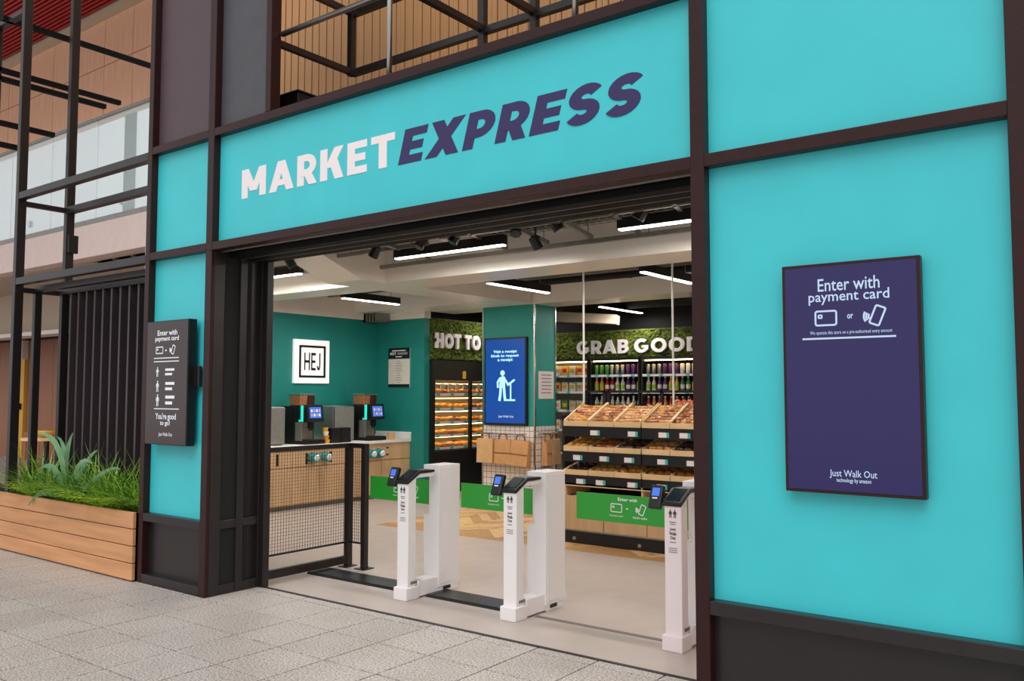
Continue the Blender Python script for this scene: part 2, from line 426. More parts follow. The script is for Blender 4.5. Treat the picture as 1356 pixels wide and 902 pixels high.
# --- concourse floor with granite tiles
fl = tag(MB().box(-40, 14, -16, .50, -.16, -.014).build('floor_concourse', 'grout'), kind='structure')
TX, TY = .428, .4275
tile_me = None
for i in range(-11, 16):
    for j in range(-6, 3):
        x0 = -4.59+i*TX; y1 = -.02+j*TY
        y0 = y1-TY; ya = min(y1, .50)
        if y0 >= .45 or x0 < -9.4 or x0 > 1.9: continue
        if ya < y1-.01:
            bx('tile', 'granite', fl, x0+.005, x0+TX-.005, y0+.005, ya, -.05, 0, .003)
            continue
        if tile_me is None:
            t0 = MB().box(.005, TX-.005, .005, TY-.005, -.05, 0).build('tile', 'granite', fl, .003); tile_me = t0.data
            o = t0
        else:
            o = t0.copy(); COL.objects.link(o)
        o.location = (x0, y0, random.uniform(-.0006, .0006))
tag(MB().box(-40, -9.5, -16, 6.0, -.01, -.001).box(-9.5, 2.2, -16, -3.0, -.01, -.001).box(2.2, 14, -16, .5, -.01, -.001).box(-9.5, -8.65, .5, 6.0, -.01, -.001).build('floor_far', 'granite'), kind='structure')
# --- shop floor
sf = tag(MB().box(-8.6, -.20, .53, 10.4, -.1, 0).build('floor', 'floor_vinyl'), kind='structure')
bx('threshold_strip', 'rubber_black', sf, XBr, XC, .50, .53, -.05, .003)
# herringbone planks in front of the bakery
pm = {}
def plank(cx, cy, rz, m):
    L, Wd = .62, .124
    if m not in pm:
        o = MB().box(-L/2+.001, L/2-.001, -Wd/2+.001, Wd/2-.001, -.02, .004).build('plank', m, sf, world=False); pm[m] = o
    else:
        o = pm[m].copy(); COL.objects.link(o)
    o.location = (cx, cy, 0); o.rotation_euler = (0, 0, rz)
L_, W_ = .62, .124
s2 = math.sqrt(.5); cnt = 0
for k in range(-14, 16):
    for n in range(-4, 5):
        # herringbone lattice: pairs of planks, columns along y
        for q in (0, 1):
            bx_, by_ = -4.0+n*L_*s2*2*.996, 4.6+k*W_*math.sqrt(2)
            a = math.radians(45 if q == 0 else -45)
            cx, cy = bx_+(q*L_*s2), by_+(0 if q == 0 else W_*s2*0)
            if -5.75 < cx < -1.75 and 3.56 < cy < 5.68 and cnt < 290:
                plank(cx, cy, a, random.choice(('plank_a', 'plank_b', 'plank_c'))); cnt += 1
bx('plank_bed', 'plank_b', sf, -5.95, -1.5, 3.36, 5.86, -.02, .0015)
# --- shop shell
WL, WBACK = -8.5, 5.8
wl = tag(MB().box(WL-.15, WL, 2.2, WBACK, 0, 2.70).build('wall_left', 'teal_wall'), kind='structure')
tag(MB().box(WL-.15, WL+.018, 2.2, WBACK, 2.70, 3.28).build('trim_1', 'ceiling_paint'), kind='structure')
wb = tag(MB().box(WL-.15, -7.47, WBACK, WBACK+.12, 0, 2.70).build('wall_back', 'teal_wall'), kind='structure')
tag(MB().box(WL-.15, -7.45, WBACK-.018, WBACK+.12, 2.70, 3.28).build('trim_2', 'ceiling_paint'), kind='structure')
tag(MB().box(WL-.15, -8.12, WBACK+.12, 8.4, 0, 3.28).build('wall_niche', 'black_matt'), kind='structure')
tag(MB().box(WL-.15, 0, 8.25, 8.4, 0, 3.28).build('wall_rear', 'black_matt'), kind='structure')
tag(MB().box(-.30, -.18, .07, 8.25, 0, 3.28).build('wall_right', 'offwhite'), kind='structure')
tag(MB().box(WL-.15, -7.2, 2.1, 2.2, 0, 3.4).box(-7.3, -7.2, 1.15, 2.1, 0, 3.4).box(-7.2, -5.3, 1.15, 1.25, 0, 3.4).box(-5.4, -5.3, .62, 1.15, 0, 3.4).build('wall_front_inner', 'offwhite'), kind='structure')
tag(MB().box(-5.30, XBr-.07, .40, .62, 0, 3.4).build('wall_pillar', 'black_matt'), kind='structure')
mc = MB()
for x0, y0 in ((WL-.15, 2.2), (-7.2, 1.25), (-5.3, .53)):
    x1 = {WL-.15: -7.2, -7.2: -5.3, -5.3: -.2}[x0]
    mc.box(x0, x1, y0, 6.35, 3.28, 3.40)
ce = tag(mc.build('ceiling', 'ceiling_slab'), kind='structure')
tag(MB().box(WL-.15, -.2, 6.35, 8.4, 3.28, 3.40).build('ceiling_rear', 'ceiling_dark'), kind='structure')
ZB = 2.80
# beams: one runs back with a haunch at the front, the others run along the shop front
hb = MB()
hb.prism([(1.25, 3.29), (1.25, 3.20), (2.06, 3.02), (2.66, ZB), (5.86, ZB), (5.86, 3.30)], 0, -6.07, -5.5).build('beam', 'beam_paint', ce)
for x0, x1, y0, y1 in ((-5.5, -.2, 3.02, 3.62), (WL, -6.07, 3.0, 3.5), (-7.4, -.2, 5.88, 6.42), (WL, -6.07, 5.3, 5.78)):
    bx('beam', 'beam_paint', ce, x0, x1, y0, y1, ZB, 3.29)
bx('beam', 'beam_paint', ce, -4.12, -3.9, .6, 3.02, 3.05, 3.29)
# --- facade
wf = thing('wall_front', (-2, 0, 0), None, None, kind='structure')
def post(x0, x1, z0=0, z1=6.6, m='frame_brown', y0=0, y1=.09): return bx('post', m, wf, x0, x1, y0, y1, z0, z1, .004)
def rail(x0, x1, z0, z1, m='frame_brown', y0=.001, y1=.089): return bx('transom', m, wf, x0, x1, y0, y1, z0, z1, .004)
post(XA, XA+T); post(XB, XBr, ZH2-.064); post(XB, XBr, 0, ZH2-.064, y1=.03); post(XC, XCr); post(XD, XD+.075); post(2.45, 2.52)
post(-3.70, -3.64, ZH1)
for a, b in ((XA+T, XB), (XBr, XC)):
    rail(a, b, ZH1-.064, ZH1)
for a, b in ((XA+T, XB), (XBr, XC), (XCr, XD), (XD+.075, 2.45)):
    rail(a, b, ZH2-.064, ZH2)
for a, b in ((XA+T, XB), (XCr, XD), (XD+.075, 2.45)):
    rail(a, b, ZH3-.066, ZH3, 'frame_black'); rail(a, b, 0, .075, 'frame_black')
for a, b, z0, z1, m in ((XA+T, XB, ZH1, 6.6, 'plum_panel'), (XBr, -3.70, ZH1, 6.6, 'slate_panel'),
                        (XA+T, XB, ZH2, ZH1-.064, 'teal_panel'), (XA+T, XB, ZH3, ZH2-.064, 'teal_panel'), (XA+T, XB, .075, ZH3-.066, 'frame_black'),
                        (XCr, XD, ZH2, 6.6, 'teal_panel'), (XCr, XD, ZH3, ZH2-.064, 'teal_panel'), (XCr, XD, .075, ZH3-.066, 'frame_black'),
                        (XD+.075, 2.45, ZH2, 6.6, 'teal_panel'), (XD+.075, 2.45, ZH3, ZH2-.064, 'teal_panel'), (XD+.075, 2.45, .075, ZH3-.066, 'frame_black')):
    bx('panel', m, wf, a, b, RC, RC+.025, z0, z1)
bx('backing', 'black_matt', wf, XCr, 2.5, .10, .2, 0, 6.6)
bx('backing', 'black_matt', wf, XA+.02, XBr-.02, .10, .39, 0, 6.6)
# left reveal: black panelled jamb that runs back to the shop line
rv = thing('wall_reveal', (XBr, .25, 0), None, None, kind='structure')
for y0, y1 in ((.031, .125), (.27, .335), (.475, .53)):
    bx('jamb_post', 'frame_black', rv, XBr-.06, XBr, y0, y1, 0, 2.656, .004)
for y0, y1 in ((.125, .27), (.335, .475)):
    bx('jamb_rail', 'frame_black', rv, XBr-.06, XBr-.002, y0, y1, .50, .565, .004)
    bx('jamb_rail', 'frame_black', rv, XBr-.06, XBr-.002, y0, y1, 0, .075, .004)
    bx('jamb_panel', 'frame_black', rv, XBr-.06, XBr-.04, y0, y1, .075, .50)
    bx('jamb_panel', 'frame_black', rv, XBr-.06, XBr-.04, y0, y1, .565, 2.656)
# shutter housing above the opening
sh = thing('trim_3', (-2.3, .3, 2.6), None, None, kind='structure')
bx('shutter_box', 'shutter_black', sh, XBr, XC, .10, .52, 2.66, 3.30)
bx('shutter_lip', 'galv', sh, XBr, XC, .09, .10, 2.648, 2.66)
for y, z in ((.16, 2.625), (.29, 2.625)):
    bx('guide_rail', 'shutter_black', sh, XBr, XC, y, y+.10, z-.01, 2.66, .003)
    bx('guide_trim', 'galv', sh, XBr, XC, y+.104, y+.108, z-.012, 2.66)
bx('guide_rail', 'shutter_black', sh, XBr, XC, .43, .52, 2.618, 2.66, .003)
bx('guide_track', 'frame_black', sh, XBr, XBr+.05, .49, .55, 0, 2.63, .003)
bx('guide_track', 'frame_black', sh, XC-.03, XC+.02, .47, .53, 0, 2.63, .003)

# --- hall behind: wood wall above the shop, far wood wall, red slatted ceiling, balcony
wu = thing('wall_upper', (-1, 1.7, 3.6), None, None, kind='structure')
bx('backing', 'wood_joint', wu, -6.9, 3.0, 1.72, 1.8, 3.4, 8.5)
bm_ = None
x = -6.9; k = 0
while x < 2.4:
    if bm_ is None:
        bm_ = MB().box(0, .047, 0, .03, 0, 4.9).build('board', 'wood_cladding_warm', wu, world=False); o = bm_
    else:
        o = bm_.copy(); COL.objects.link(o)
    o.location = (x+1, 1.69-1.7 + (0, .008, .003, .012)[k % 4], 0); x += .054; k += 1
bx('roof_deck', 'black_matt', wu, -6.2, 3.0, .9, 1.72, 3.42, 3.50)
bx('roof_deck', 'black_matt', wu, XA+.1, 3.0, .2, .9, 3.42, 3.50)
wfar = thing('wall_far', (-20, 6, 4.4), None, None, kind='structure')
bx('backing', 'wood_joint', wfar, -46, -9.0, 6.05, 6.2, 0, 10.6)
pw = .62; bp = None
for r, (z0, z1) in enumerate(((4.4, 6.75), (6.77, 9.10), (9.12, 10.2))):
    bp = None
    for i in range(0, 56):
        x0 = -9.1-(i+1)*pw
        if bp is None: bp = MB().box(.004, pw-.004, 0, .04, 0, z1-z0).build('cladding_panel', 'wood_cladding_lit', wfar, world=False); o = bp
        else: o = bp.copy(); COL.objects.link(o)
        o.location = (x0+20, .006*(i % 2), z0-4.4)
hc = thing('ceiling_hall', (-20, 3, 10.3), None, None, kind='structure')
bx('backing', 'red_back', hc, -46, -9, -3, 6.05, 10.45, 10.5)
bx('edge_trim', 'beige_plaster', hc, -46, -9, 5.78, 6.05, 10.2, 10.42)
bs = None
for i in range(64):
    y = 5.7-i*.105
    if bs is None: bs = MB().box(-26, 11, -.027, .027, 0, .10).build('slat', 'red_slat', hc, world=False); o = bs
    else: o = bs.copy(); COL.objects.link(o)
    o.location = (0, y-3, 0)
bal = thing('balcony', (-14, 3.2, 3.7), 'pale pink balcony slab with glass balustrade behind the black steel frame', 'balcony')
bx('fascia', 'pink_plaster', bal, -40, -9.0, 3.0, 3.2, 3.735, 4.27, .01)
bx('slab', 'beige_plaster', bal, -40, -9.0, 3.2, 6.0, 4.0, 4.3)
bx('channel', 'galv', bal, -40, -9.0, 3.02, 3.10, 4.27, 4.36)
for i in range(16):
    x1 = -9.05-i*1.55
    bx('glass_pane', 'balcony_glass' if i > 1 else 'balcony_glass_clear', bal, x1-1.53, x1, 3.05, 3.066, 4.36, 5.98)
    bx('pane_clamp', 'chrome', bal, x1-.80, x1-.72, 3.03, 3.09, 4.50, 4.60)
MB().box(-40, -9.0, 3.03, 3.085, 5.98, 6.03).build('top_rail', 'galv', bal)
bx('vent_strip', 'black_matt', bal, -12.6, -9.2, 3.25, 3.9, 3.72, 3.76)
for i in range(6):
    bx('vent_bar', 'galv', bal, -12.5+i*.55, -12.46+i*.55, 3.25, 3.9, 3.70, 3.73)
# glowing window panes added to whiten the view through the balcony glass
ul = thing('wall_lobby', (-14, 5.4, 4.3), None, None, kind='structure')
bx('glow_window', 'window_glow', ul, -34, -15.6, 5.4, 5.5, 4.3, 7.35)
bx('glow_window', 'window_glow', ul, -15.2, -13.3, 5.4, 5.5, 4.3, 7.35)
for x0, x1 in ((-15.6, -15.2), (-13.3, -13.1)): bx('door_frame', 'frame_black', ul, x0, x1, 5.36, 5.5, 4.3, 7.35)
for x0, x1 in ((-13.1, -12.2),): bx('glow_window', 'window_glow', ul, x0, x1, 5.42, 5.45, 4.3, 7.2)
# cafe bay under the balcony
cw = thing('wall_cafe', (-16, 5.6, 0), None, None, kind='structure')
bx('bulkhead', 'beige_plaster', cw, -40, -9, 4.6, 4.75, 2.75, 4.0)
bx('light_shelf', 'offwhite', cw, -40, -9, 4.2, 4.6, 2.72, 2.80)
bx('soffit', 'beige_plaster', cw, -40, -9, 3.2, 4.6, 3.72, 3.80)
for i in range(34):
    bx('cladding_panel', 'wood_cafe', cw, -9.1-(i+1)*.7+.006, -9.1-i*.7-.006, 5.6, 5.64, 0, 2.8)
bx('backing', 'wood_joint', cw, -40, -9, 5.65, 5.75, 0, 4.0)
tag(MB().box(-8.9, -8.66, 2.1, 6.0, 0, 3.4).build('wall_side', 'beige_plaster'), kind='structure')

# ================================================================== THINGS OUTSIDE
# --- fascia sign
fs = thing('fascia_sign', (-2.3, RC, ZH2), 'long teal fascia sign reading MARKET EXPRESS above the shop opening', 'sign')
bx('panel', 'teal_panel', fs, XBr, XC, RC, RC+.025, ZH2, ZH1-.064)
sign_letters('MARKET', -4.045, -2.415, 3.025, 3.247, planeY(RC), 'sign_white', fs, t=.25, gap=.13, thick=.002)
sign_letters('EXPRESS', -2.385, -.575, 3.020, 3.243, planeY(RC), 'sign_navy', fs, t=.26, gap=.10, shear=.20, thick=.002)
# --- navy screen on the right panel
YS = 0.0
sc = thing('display_screen', (.42, .03, 1.1), 'navy wall screen reading Enter with payment card on the right teal panel', 'screen')
sx0, sx1, sz0, sz1 = .132, .716, 1.112, 2.129
bx('housing', 'frame_brown', sc, sx0, sx1, YS, .045, sz0, sz1, .003)
bx('wall_mount', 'black', sc, .3, .55, .045, RC, 1.4, 1.85)
bx('display', 'screen_navy', sc, sx0+.014, sx1-.014, YS-.002, YS+.01, sz0+.014, sz1-.014)
pl = planeY(YS-.002)
def ft(s, ax, val, u0, v0, u1, v1, m, parent, bold=.02, place=None):
    a0, a1, z0, z1 = pbox(ax, val, u0, v0, u1, v1); return fit_text(s, a0, a1, z0, z1, place, m, parent, bold)
ft('Enter with', 1, YS, 1083, 367, 1165, 384, 'glyph', sc, .008, pl)
ft('payment card', 1, YS, 1071, 384, 1178, 402, 'glyph', sc, .008, pl)
a0, a1, z0, z1 = pbox(1, YS, 1079, 411, 1109, 432)
flat(card_icon((a0+a1)/2, (z0+z1)/2, a1-a0-.008, z1-z0-.008, .008), pl, 'glyph', sc)
ft('or', 1, YS, 1122, 416, 1130, 422, 'glyph', sc, .02, pl)
a0, a1, z0, z1 = pbox(1, YS, 1140, 404, 1172, 432)
flat(phone_icon((a0+a1)/2+.005, (z0+z1)/2, (z1-z0)*.88, .008), pl, 'glyph', sc)
ft('We operate this store on a pre-authorised entry amount', 1, YS, 1073, 437, 1182, 443, 'glyph', sc, .0, pl)
a0, a1, z0, z1 = pbox(1, YS, 1063, 446, 1187, 448.4)
flat([[(a0, z0), (a1, z0), (a1, z1), (a0, z1)]], pl, 'glyph', sc)
ft('Just Walk Out', 1, YS, 1099, 623, 1162, 635, 'glyph', sc, .004, pl)
ft('technology by amazon', 1, YS, 1108, 634, 1154, 641, 'glyph', sc, .01, pl)
# --- dark screen on the left bay
YL = -.05
lc = thing('display_screen', (-4.83, .0, 1.13), 'narrow dark wall screen on the left teal bay beside the planter', 'screen')
bx('housing', 'black', lc, -5.135, -4.54, YL+.004, .025, 1.137, 2.131, .003)
bx('display', 'screen_dark', lc, -5.128, -4.547, YL, YL+.01, 1.144, 2.124)
bx('wall_mount', 'black', lc, -4.98, -4.60, .025, RC, 1.45, 1.75)
MB().box(-4.56, -4.50, .0, .05, 1.60, 1.76).cyl((-4.49, .02, 1.60), (-4.49, .02, 1.76), .015).build('hinge_arm', 'black', lc)
pl = planeY(YL)
ft('Enter with', 1, YL, 209, 437, 235, 444, 'glyph_dim', lc, .02, pl)
ft('payment card', 1, YL, 206, 445, 237, 453, 'glyph_dim', lc, .02, pl)
a0, a1, z0, z1 = pbox(1, YL, 207, 459, 216, 469)
flat(card_icon((a0+a1)/2, (z0+z1)/2, a1-a0, z1-z0-.01, .008), pl, 'glyph_dim', lc)
a0, a1, z0, z1 = pbox(1, YL, 219, 463, 221, 465); flat([[(a0, z0), (a1, z0), (a1, z1), (a0, z1)]], pl, 'glyph_dim', lc)
a0, a1, z0, z1 = pbox(1, YL, 223, 456, 234, 470)
flat(phone_icon((a0+a1)/2, (z0+z1)/2, (z1-z0)*.8, .008), pl, 'glyph_dim', lc)
for v in (473.5, 478, 541):
    a0, a1, z0, z1 = pbox(1, YL, 204, v, 237, v+1.2); flat([[(a0, z0), (a1, z0), (a1, z1), (a0, z1)]], pl, 'glyph_dim', lc, 'rule_line')
for v0, v1, rch in ((486, 499, True), (504, 519, False), (522, 538, False)):
    a0, a1, z0, z1 = pbox(1, YL, 206, v0, 217, v1)
    flat(person_icon((a0+a1)/2-.03, z0, z1-z0, rch), pl, 'glyph_dim', lc)
    a0, a1, z0, z1 = pbox(1, YL, 219, v0+2, 231, v1-1); hz = z1-z0
    flat([[(a0, z1-hz*.3), (a1, z1-hz*.3), (a1, z1), (a0, z1)], [(a0, z0+hz*.1), (a1-.03, z0+hz*.1), (a1-.03, z0+hz*.4), (a0, z0+hz*.4)]], pl, 'glyph_dim', lc, 'text_line')
ft("You're good", 1, YL, 206, 547, 233, 558, 'glyph_dim', lc, .02, pl)
ft('to go!', 1, YL, 212, 557, 225, 565, 'glyph_dim', lc, .02, pl)
ft('Just Walk Out', 1, YL, 210, 573, 228, 579, 'glyph_dim', lc, .01, pl)
# --- timber planter
PX0, PX1 = -9.6, -5.30
pt = thing('planter_box', (-6.6, .1, 0), 'long timber planter box of four horizontal boards full of green plants', 'planter')
for i in range(4):
    z0 = .012+i*.140
    bx('plank', 'planter_wood', pt, PX0, PX1, -.035, -.005, z0, z0+.133, .004)
bx('liner', 'black_matt', pt, PX0, PX1, -.004, .012, .0, .56)
bx('end_board', 'planter_wood', pt, PX1-.03, PX1, -.004, .36, .0, .56)
bx('back_board', 'black_matt', pt, PX0, PX1-.03, .34, .36, 0, .56)
bx('soil', 'soil', pt, PX0, PX1-.03, .012, .34, .02, .49)
# --- plants
def blade(mb, base, ang, L, wd, lean, up, seg=4):
    """a curved tapering leaf"""
    d = Vector((math.cos(ang), math.sin(ang), 0)); s = Vector((-d.y, d.x, 0)); pts = []
    for i in range(seg+1):
        t = i/seg; r = L*lean*t**1.4; h = up*L*(t-.55*lean*t*t)
        p = Vector(base)+d*r+Vector((0, 0, h)); w_ = wd*(math.sin(math.pi*min(1, .12+.88*t))**.7) if t < 1 else 0.001
        pts.append((p-s*w_/2, p+s*w_/2+Vector((0, 0, .0))))
    vs = [q for pr in pts for q in pr]
    mb.add(vs, [(2*i, 2*i+1, 2*i+3, 2*i+2) for i in range(seg)])
def grass(x, y, n, L, wd, mname, label, spread=1., zb=.47):
    mb = MB()
    for i in range(n):
        a = random.uniform(0, 2*math.pi); l = L*random.uniform(.6, 1.1)
        b = (x+random.gauss(0, .05)*spread, y+random.gauss(0, .03), zb)
        blade(mb, b, a, l, wd, random.uniform(.25, 1.1), random.uniform(.55, 1.0))
    mb.v = [(min(p[0], -5.315), min(p[1], .425), p[2]) for p in mb.v]
    return tag(mb.build('grass_plant', mname), label, 'plant', 'plants in the timber planter')
def fern(x, y, n, L, mname, label, zb=.47):
    mb = MB()
    for i in range(n):
        a = random.uniform(0, 2*math.pi); l = L*random.uniform(.7, 1.1); lean = random.uniform(.5, 1.0); d = Vector((math.cos(a), math.sin(a), 0)); s = Vector((-d.y, d.x, 0))
        prev = None
        for k in range(9):
            t = (k+1)/9; p = Vector((x, y, zb))+d*(l*lean*t**1.2)+Vector((0, 0, l*.95*(t-.55*t*t)))
            wl = .055*math.sin(math.pi*(.15+.8*t))+.008
            for sg in (-1, 1):
                q = p+s*(sg*wl)+d*.018
                mb.add([p, p+d*.014, q], [(0, 1, 2)])
            if prev is not None: mb.add([prev-s*.002, prev+s*.002, p+s*.002, p-s*.002], [(0, 1, 2, 3)])
            prev = p
    mb.v = [(min(p[0], -5.315), min(p[1], .425), p[2]) for p in mb.v]
    return tag(mb.build('fern_plant', mname), label, 'plant', 'plants in the timber planter')
spots = [(-7.45, 'leaf_mid', 'spiky mid green grass plant at the left end of the planter'),
         (-7.15, 'leaf_dark', 'dark green grass plant behind the broad leaved plant in the planter'),
         (-6.85, 'leaf_mid', 'spiky mid green grass plant left of the middle of the planter'),
         (-6.55, 'leaf_dark', 'dark green grass plant in the middle of the planter'),
         (-6.30, 'leaf_mid', 'spiky mid green grass plant right of the middle of the planter'),
         (-6.02, 'leaf_mid', 'bushy mid green grass plant in the right half of the planter'),
         (-5.78, 'leaf_dark', 'dark green grass plant near the right end of the planter'),
         (-5.56, 'leaf_mid', 'tall mid green grass plant against the right end of the planter'),
         (-7.80, 'leaf_dark', 'dark green grass plant at the left edge of the picture in the planter')]
for x, m, lb in spots: grass(x, .20+random.uniform(-.03, .03), 95, .78, .011, m, lb)
for x, y, m, lb in ((-7.32, .10, 'leaf_lime', 'bright lime fern at the front left of the planter'), (-6.72, .12, 'leaf_mid', 'mid green fern at the front middle of the planter'),
                 (-6.40, .10, 'leaf_lime', 'yellowish lime fern right of the planter middle'), (-6.06, .10, 'leaf_lime', 'large lime fern in the right half of the planter'),
                 (-5.82, .12, 'leaf_lime', 'lime fern near the right end of the planter'), (-5.62, .16, 'leaf_mid', 'mid green fern at the right end of the planter'),
                 (-7.02, .16, 'leaf_mid', 'mid green fern under the broad leaves in the planter')):
    fern(x, y, 40, .46, m, lb)
bl = thing('broad_leaf_plant', (-7.0, .14, .45), 'broad leaved plant with long glossy leaves rising above the planter grasses', 'plant', 'plants in the timber planter')
lb0 = on(1, .14, 88, 645)
for (cu, cv), (tu, tv), yt, wd in (((88, 572), (51, 574), .10, .05), ((82, 602), (97, 573), .22, .055), ((78, 604), (54, 620), .0, .06), ((100, 596), (123, 614), .0, .055),
                                   ((112, 604), (130, 596), .2, .04), ((62, 632), (38, 669), -.07, .045), ((92, 590), (76, 578), .28, .045), ((140, 612), (160, 622), .05, .04)):
    P0, P1, P2 = Vector(lb0), Vector(on(1, (.14+yt)/2, cu, cv)), Vector(on(1, yt, tu, tv)); P0.z = .46
    mb = MB(); n_ = 8; vs = []
    for i in range(n_+1):
        t = i/n_; p = P0*(1-t)**2+P1*(2*t*(1-t))+P2*t*t; d = (P1-P0)*(1-t)+(P2-P1)*t
        wd_ = wd*.58; sd_ = d.cross(Vector((.3, -1, .25))).normalized(); w_ = wd_*(math.sin(math.pi*min(1, .08+.92*t))**.8)+.003
        vs += [p-sd_*w_, p+Vector((0, -.008, 0)), p+sd_*w_]
    mb.add(vs, [f for i in range(n_) for f in ((3*i, 3*i+1, 3*i+4, 3*i+3), (3*i+1, 3*i+2, 3*i+5, 3*i+4))])
    mb.build('leaf', 'leaf_blue', bl, smooth=True)
# --- black steel frame over the planter
fr = thing('steel_frame', (-6.6, .25, 0), 'tall open black steel frame standing over the timber planter', 'frame')
FX = -7.735
bx('post', 'frame_black', fr, FX-.035, FX+.03, 0, .085, .02, 6.6, .004)
bx('post', 'frame_black', fr, FX-.035, FX+.03, .49, .575, 2.56, 6.6, .004)
bx('post', 'frame_black', fr, FX-.03, FX+.03, .20, .27, .50, 2.60, .004)
for z0, z1, y0 in ((ZH1-.10, ZH1-.03, .0), (3.455, 3.525, .49), (ZH2-.08, ZH2-.01, .0), (2.585, 2.645, .19), (2.575, 2.63, .43)):
    bx('beam', 'frame_black', fr, FX+.03, XA, y0+.002, y0+.075, z0, z1, .004)
bx('tie_bar', 'frame_black', fr, FX-.03, FX+.025, .085, .49, 3.46, 3.51, .003)
bx('tie_bar', 'frame_black', fr, FX-.03, FX+.025, .085, .50, 2.57, 2.62, .003)
bx('hinge_box', 'black', fr, FX+.03, FX+.075, .50, .60, 3.03, 3.22, .004)
bx('post', 'frame_black', fr, -8.46, -8.40, .0, .08, .56, 6.6, .004)
for x, z, y0, y1 in ((-8.12, 5.50, -.05, 2.1), (-8.43, 5.05, 0, 1.42), (-8.43, 4.955, 0, 1.24), (-8.43, 4.47, 0, .66), (-8.43, 4.235, 0, .30)):
    bx('cross_bar', 'shutter_black', fr, x-.03, x+.03, y0, y1, z-.025, z+.025)
bx('beam', 'frame_black', fr, -8.46, FX-.03, 0, .07, 5.475, 5.525, .003)
# --- slatted black screen behind the planter
ss = thing('slat_screen', (-6.5, .5, .4), 'black vertical slat screen behind the planter', 'screen wall')
bx('post', 'frame_black', ss, -7.70, -7.64, .44, .52, .36, 2.575, .003)
sl = None
nsl = 14
for i in range(nsl):
    x = -7.46+i*(2.12/(nsl-1))
    if sl is None: sl = MB().box(-.016, .016, -.06, .06, 0, 2.20).build('slat', 'slat_grey', ss, .003, world=False); o = sl
    else: o = sl.copy(); COL.objects.link(o)
    o.location = (x+6.5, .50-.5, .375-.4)
bx('back_panel', 'black_matt', ss, -7.62, XA, .575, .61, 0, 2.64)
# --- railing and cage above the sign
rg = thing('balustrade', (-2.0, .12, ZH1-.1), 'silver handrail with slim balusters above the fascia sign', 'railing')
MB().cyl((-3.64, .10, 4.224), (.9, .10, 4.224), .021, n=12).build('handrail', 'handrail', rg, smooth=True)
for x in (-2.515, -1.05):
    MB().cyl((x, .10, 3.50), (x, .10, 5.6), .018, n=10).build('baluster', 'handrail', rg, smooth=True)
cg = thing('roof_cage', (-2, .5, 3.52), 'black square tube cage behind the handrail above the sign', 'frame')
for z in (4.185, 4.690):
    MB().bar((-3.74, .89, z), (2.4, .89, z), .05).build('tube_bar', 'frame_black', cg)
for x in (-3.735, -2.34, -1.88, -.4, 1.0):
    MB().bar((x, .87, 3.52), (x, .87, 6.2), .05).build('tube_post', 'frame_black', cg) if x > -3.0 else MB().bar((x, .87, 4.16), (x, .87, 4.71), .05).build('tube_post', 'frame_black', cg)
    for z in ((4.19, 4.69) if x < -3 else (4.19,)):
        MB().bar((x, .12, z), (x, .87, z), .045).build('tie_bar', 'frame_black', cg)
bb = thing('equipment_box', (-3.85, .45, 3.52), 'low black box on the roof beside the grey panel', 'box')
bx('case', 'black', bb, -4.02, -3.70, .30, .75, 3.52, 3.86, .008)
bx('lid', 'black_matt', bb, -4.03, -3.69, .29, .76, 3.86, 3.875, .004)

# --- cafe furniture glimpsed under the balcony
ct = thing('cafe_table', (-11.2, 2.0, 0), 'small pale wooden cafe table behind the steel frame at the far left', 'table')
ct.location = (-11.6, 2.15, 0)
tx, ty = -11.6, 2.15
MB().lathe((tx, ty, .86), [(.34, 0), (.34, .035)], 20).build('table_top', 'oak_light', ct)
MB().cyl((tx, ty, .03), (tx, ty, .86), .04).build('leg', 'frame_black', ct)
MB().lathe((tx, ty, 0), [(.24, 0), (.22, .03)], 16).build('foot', 'frame_black', ct)
bw = tag(MB().lathe((tx-.02, ty, .895), [(.07, 0), (.15, .07), (.16, .10)], 14).build('fruit_bowl', 'yellow', smooth=True), 'yellow bowl standing on the cafe table', 'bowl')
def chair(x, y, rz, label):
    c = thing('cafe_chair', (x, y, 0), label, 'chair', 'wooden cafe chairs')
    MB().box(-.21, .21, -.21, .21, .43, .47).build('seat', 'wood_cafe', c, .005, world=False)
    for i, j in ((-1, -1), (1, -1), (-1, 1), (1, 1)):
        MB().box(i*.19-.018, i*.19+.018, j*.19-.018, j*.19+.018, 0, .43 if j < 0 else .92).build('leg', 'wood_cafe', c, world=False)
    for k in (-.11, 0, .11): MB().box(k-.02, k+.02, .18, .20, .47, .86).build('back_slat', 'wood_cafe', c, world=False)
    MB().box(-.21, .21, .175, .205, .84, .94).build('top_rail', 'wood_cafe', c, .005, world=False)
    c.rotation_euler = (0, 0, rz)
chair(-10.75, 2.35, 2.6, 'wooden slat back chair to the right of the cafe table')
chair(-12.3, 2.3, .9, 'wooden slat back chair to the left of the cafe table')
wlmp = thing('wall_speaker', (-15.2, 5.55, 2.2), 'small white box speaker on the wood clad cafe wall', 'speaker')
wlmp.location = (*on(1, 5.55, 31, 476)[:2], on(1, 5.55, 31, 476)[2])
q = wlmp.location
MB().box(q.x-.16, q.x+.16, 5.44, 5.6, q.z, q.z+.46).build('case', 'offwhite', wlmp, .02)
MB().box(q.x-.13, q.x+.13, 5.435, 5.44, q.z+.05, q.z+.41).build('grille', 'white', wlmp)
q0 = on(1, 5.55, 23, 600)
yd = thing('door_1', (q0[0], 5.55, 0), None, None, kind='structure')
bx('leaf', 'yellow', yd, q0[0]-.28, q0[0]+.28, 5.52, 5.6, 0, 2.45, .004)
bx('handle', 'black', yd, q0[0]+.14, q0[0]+.2, 5.47, 5.52, 1.15, 1.3, .004)

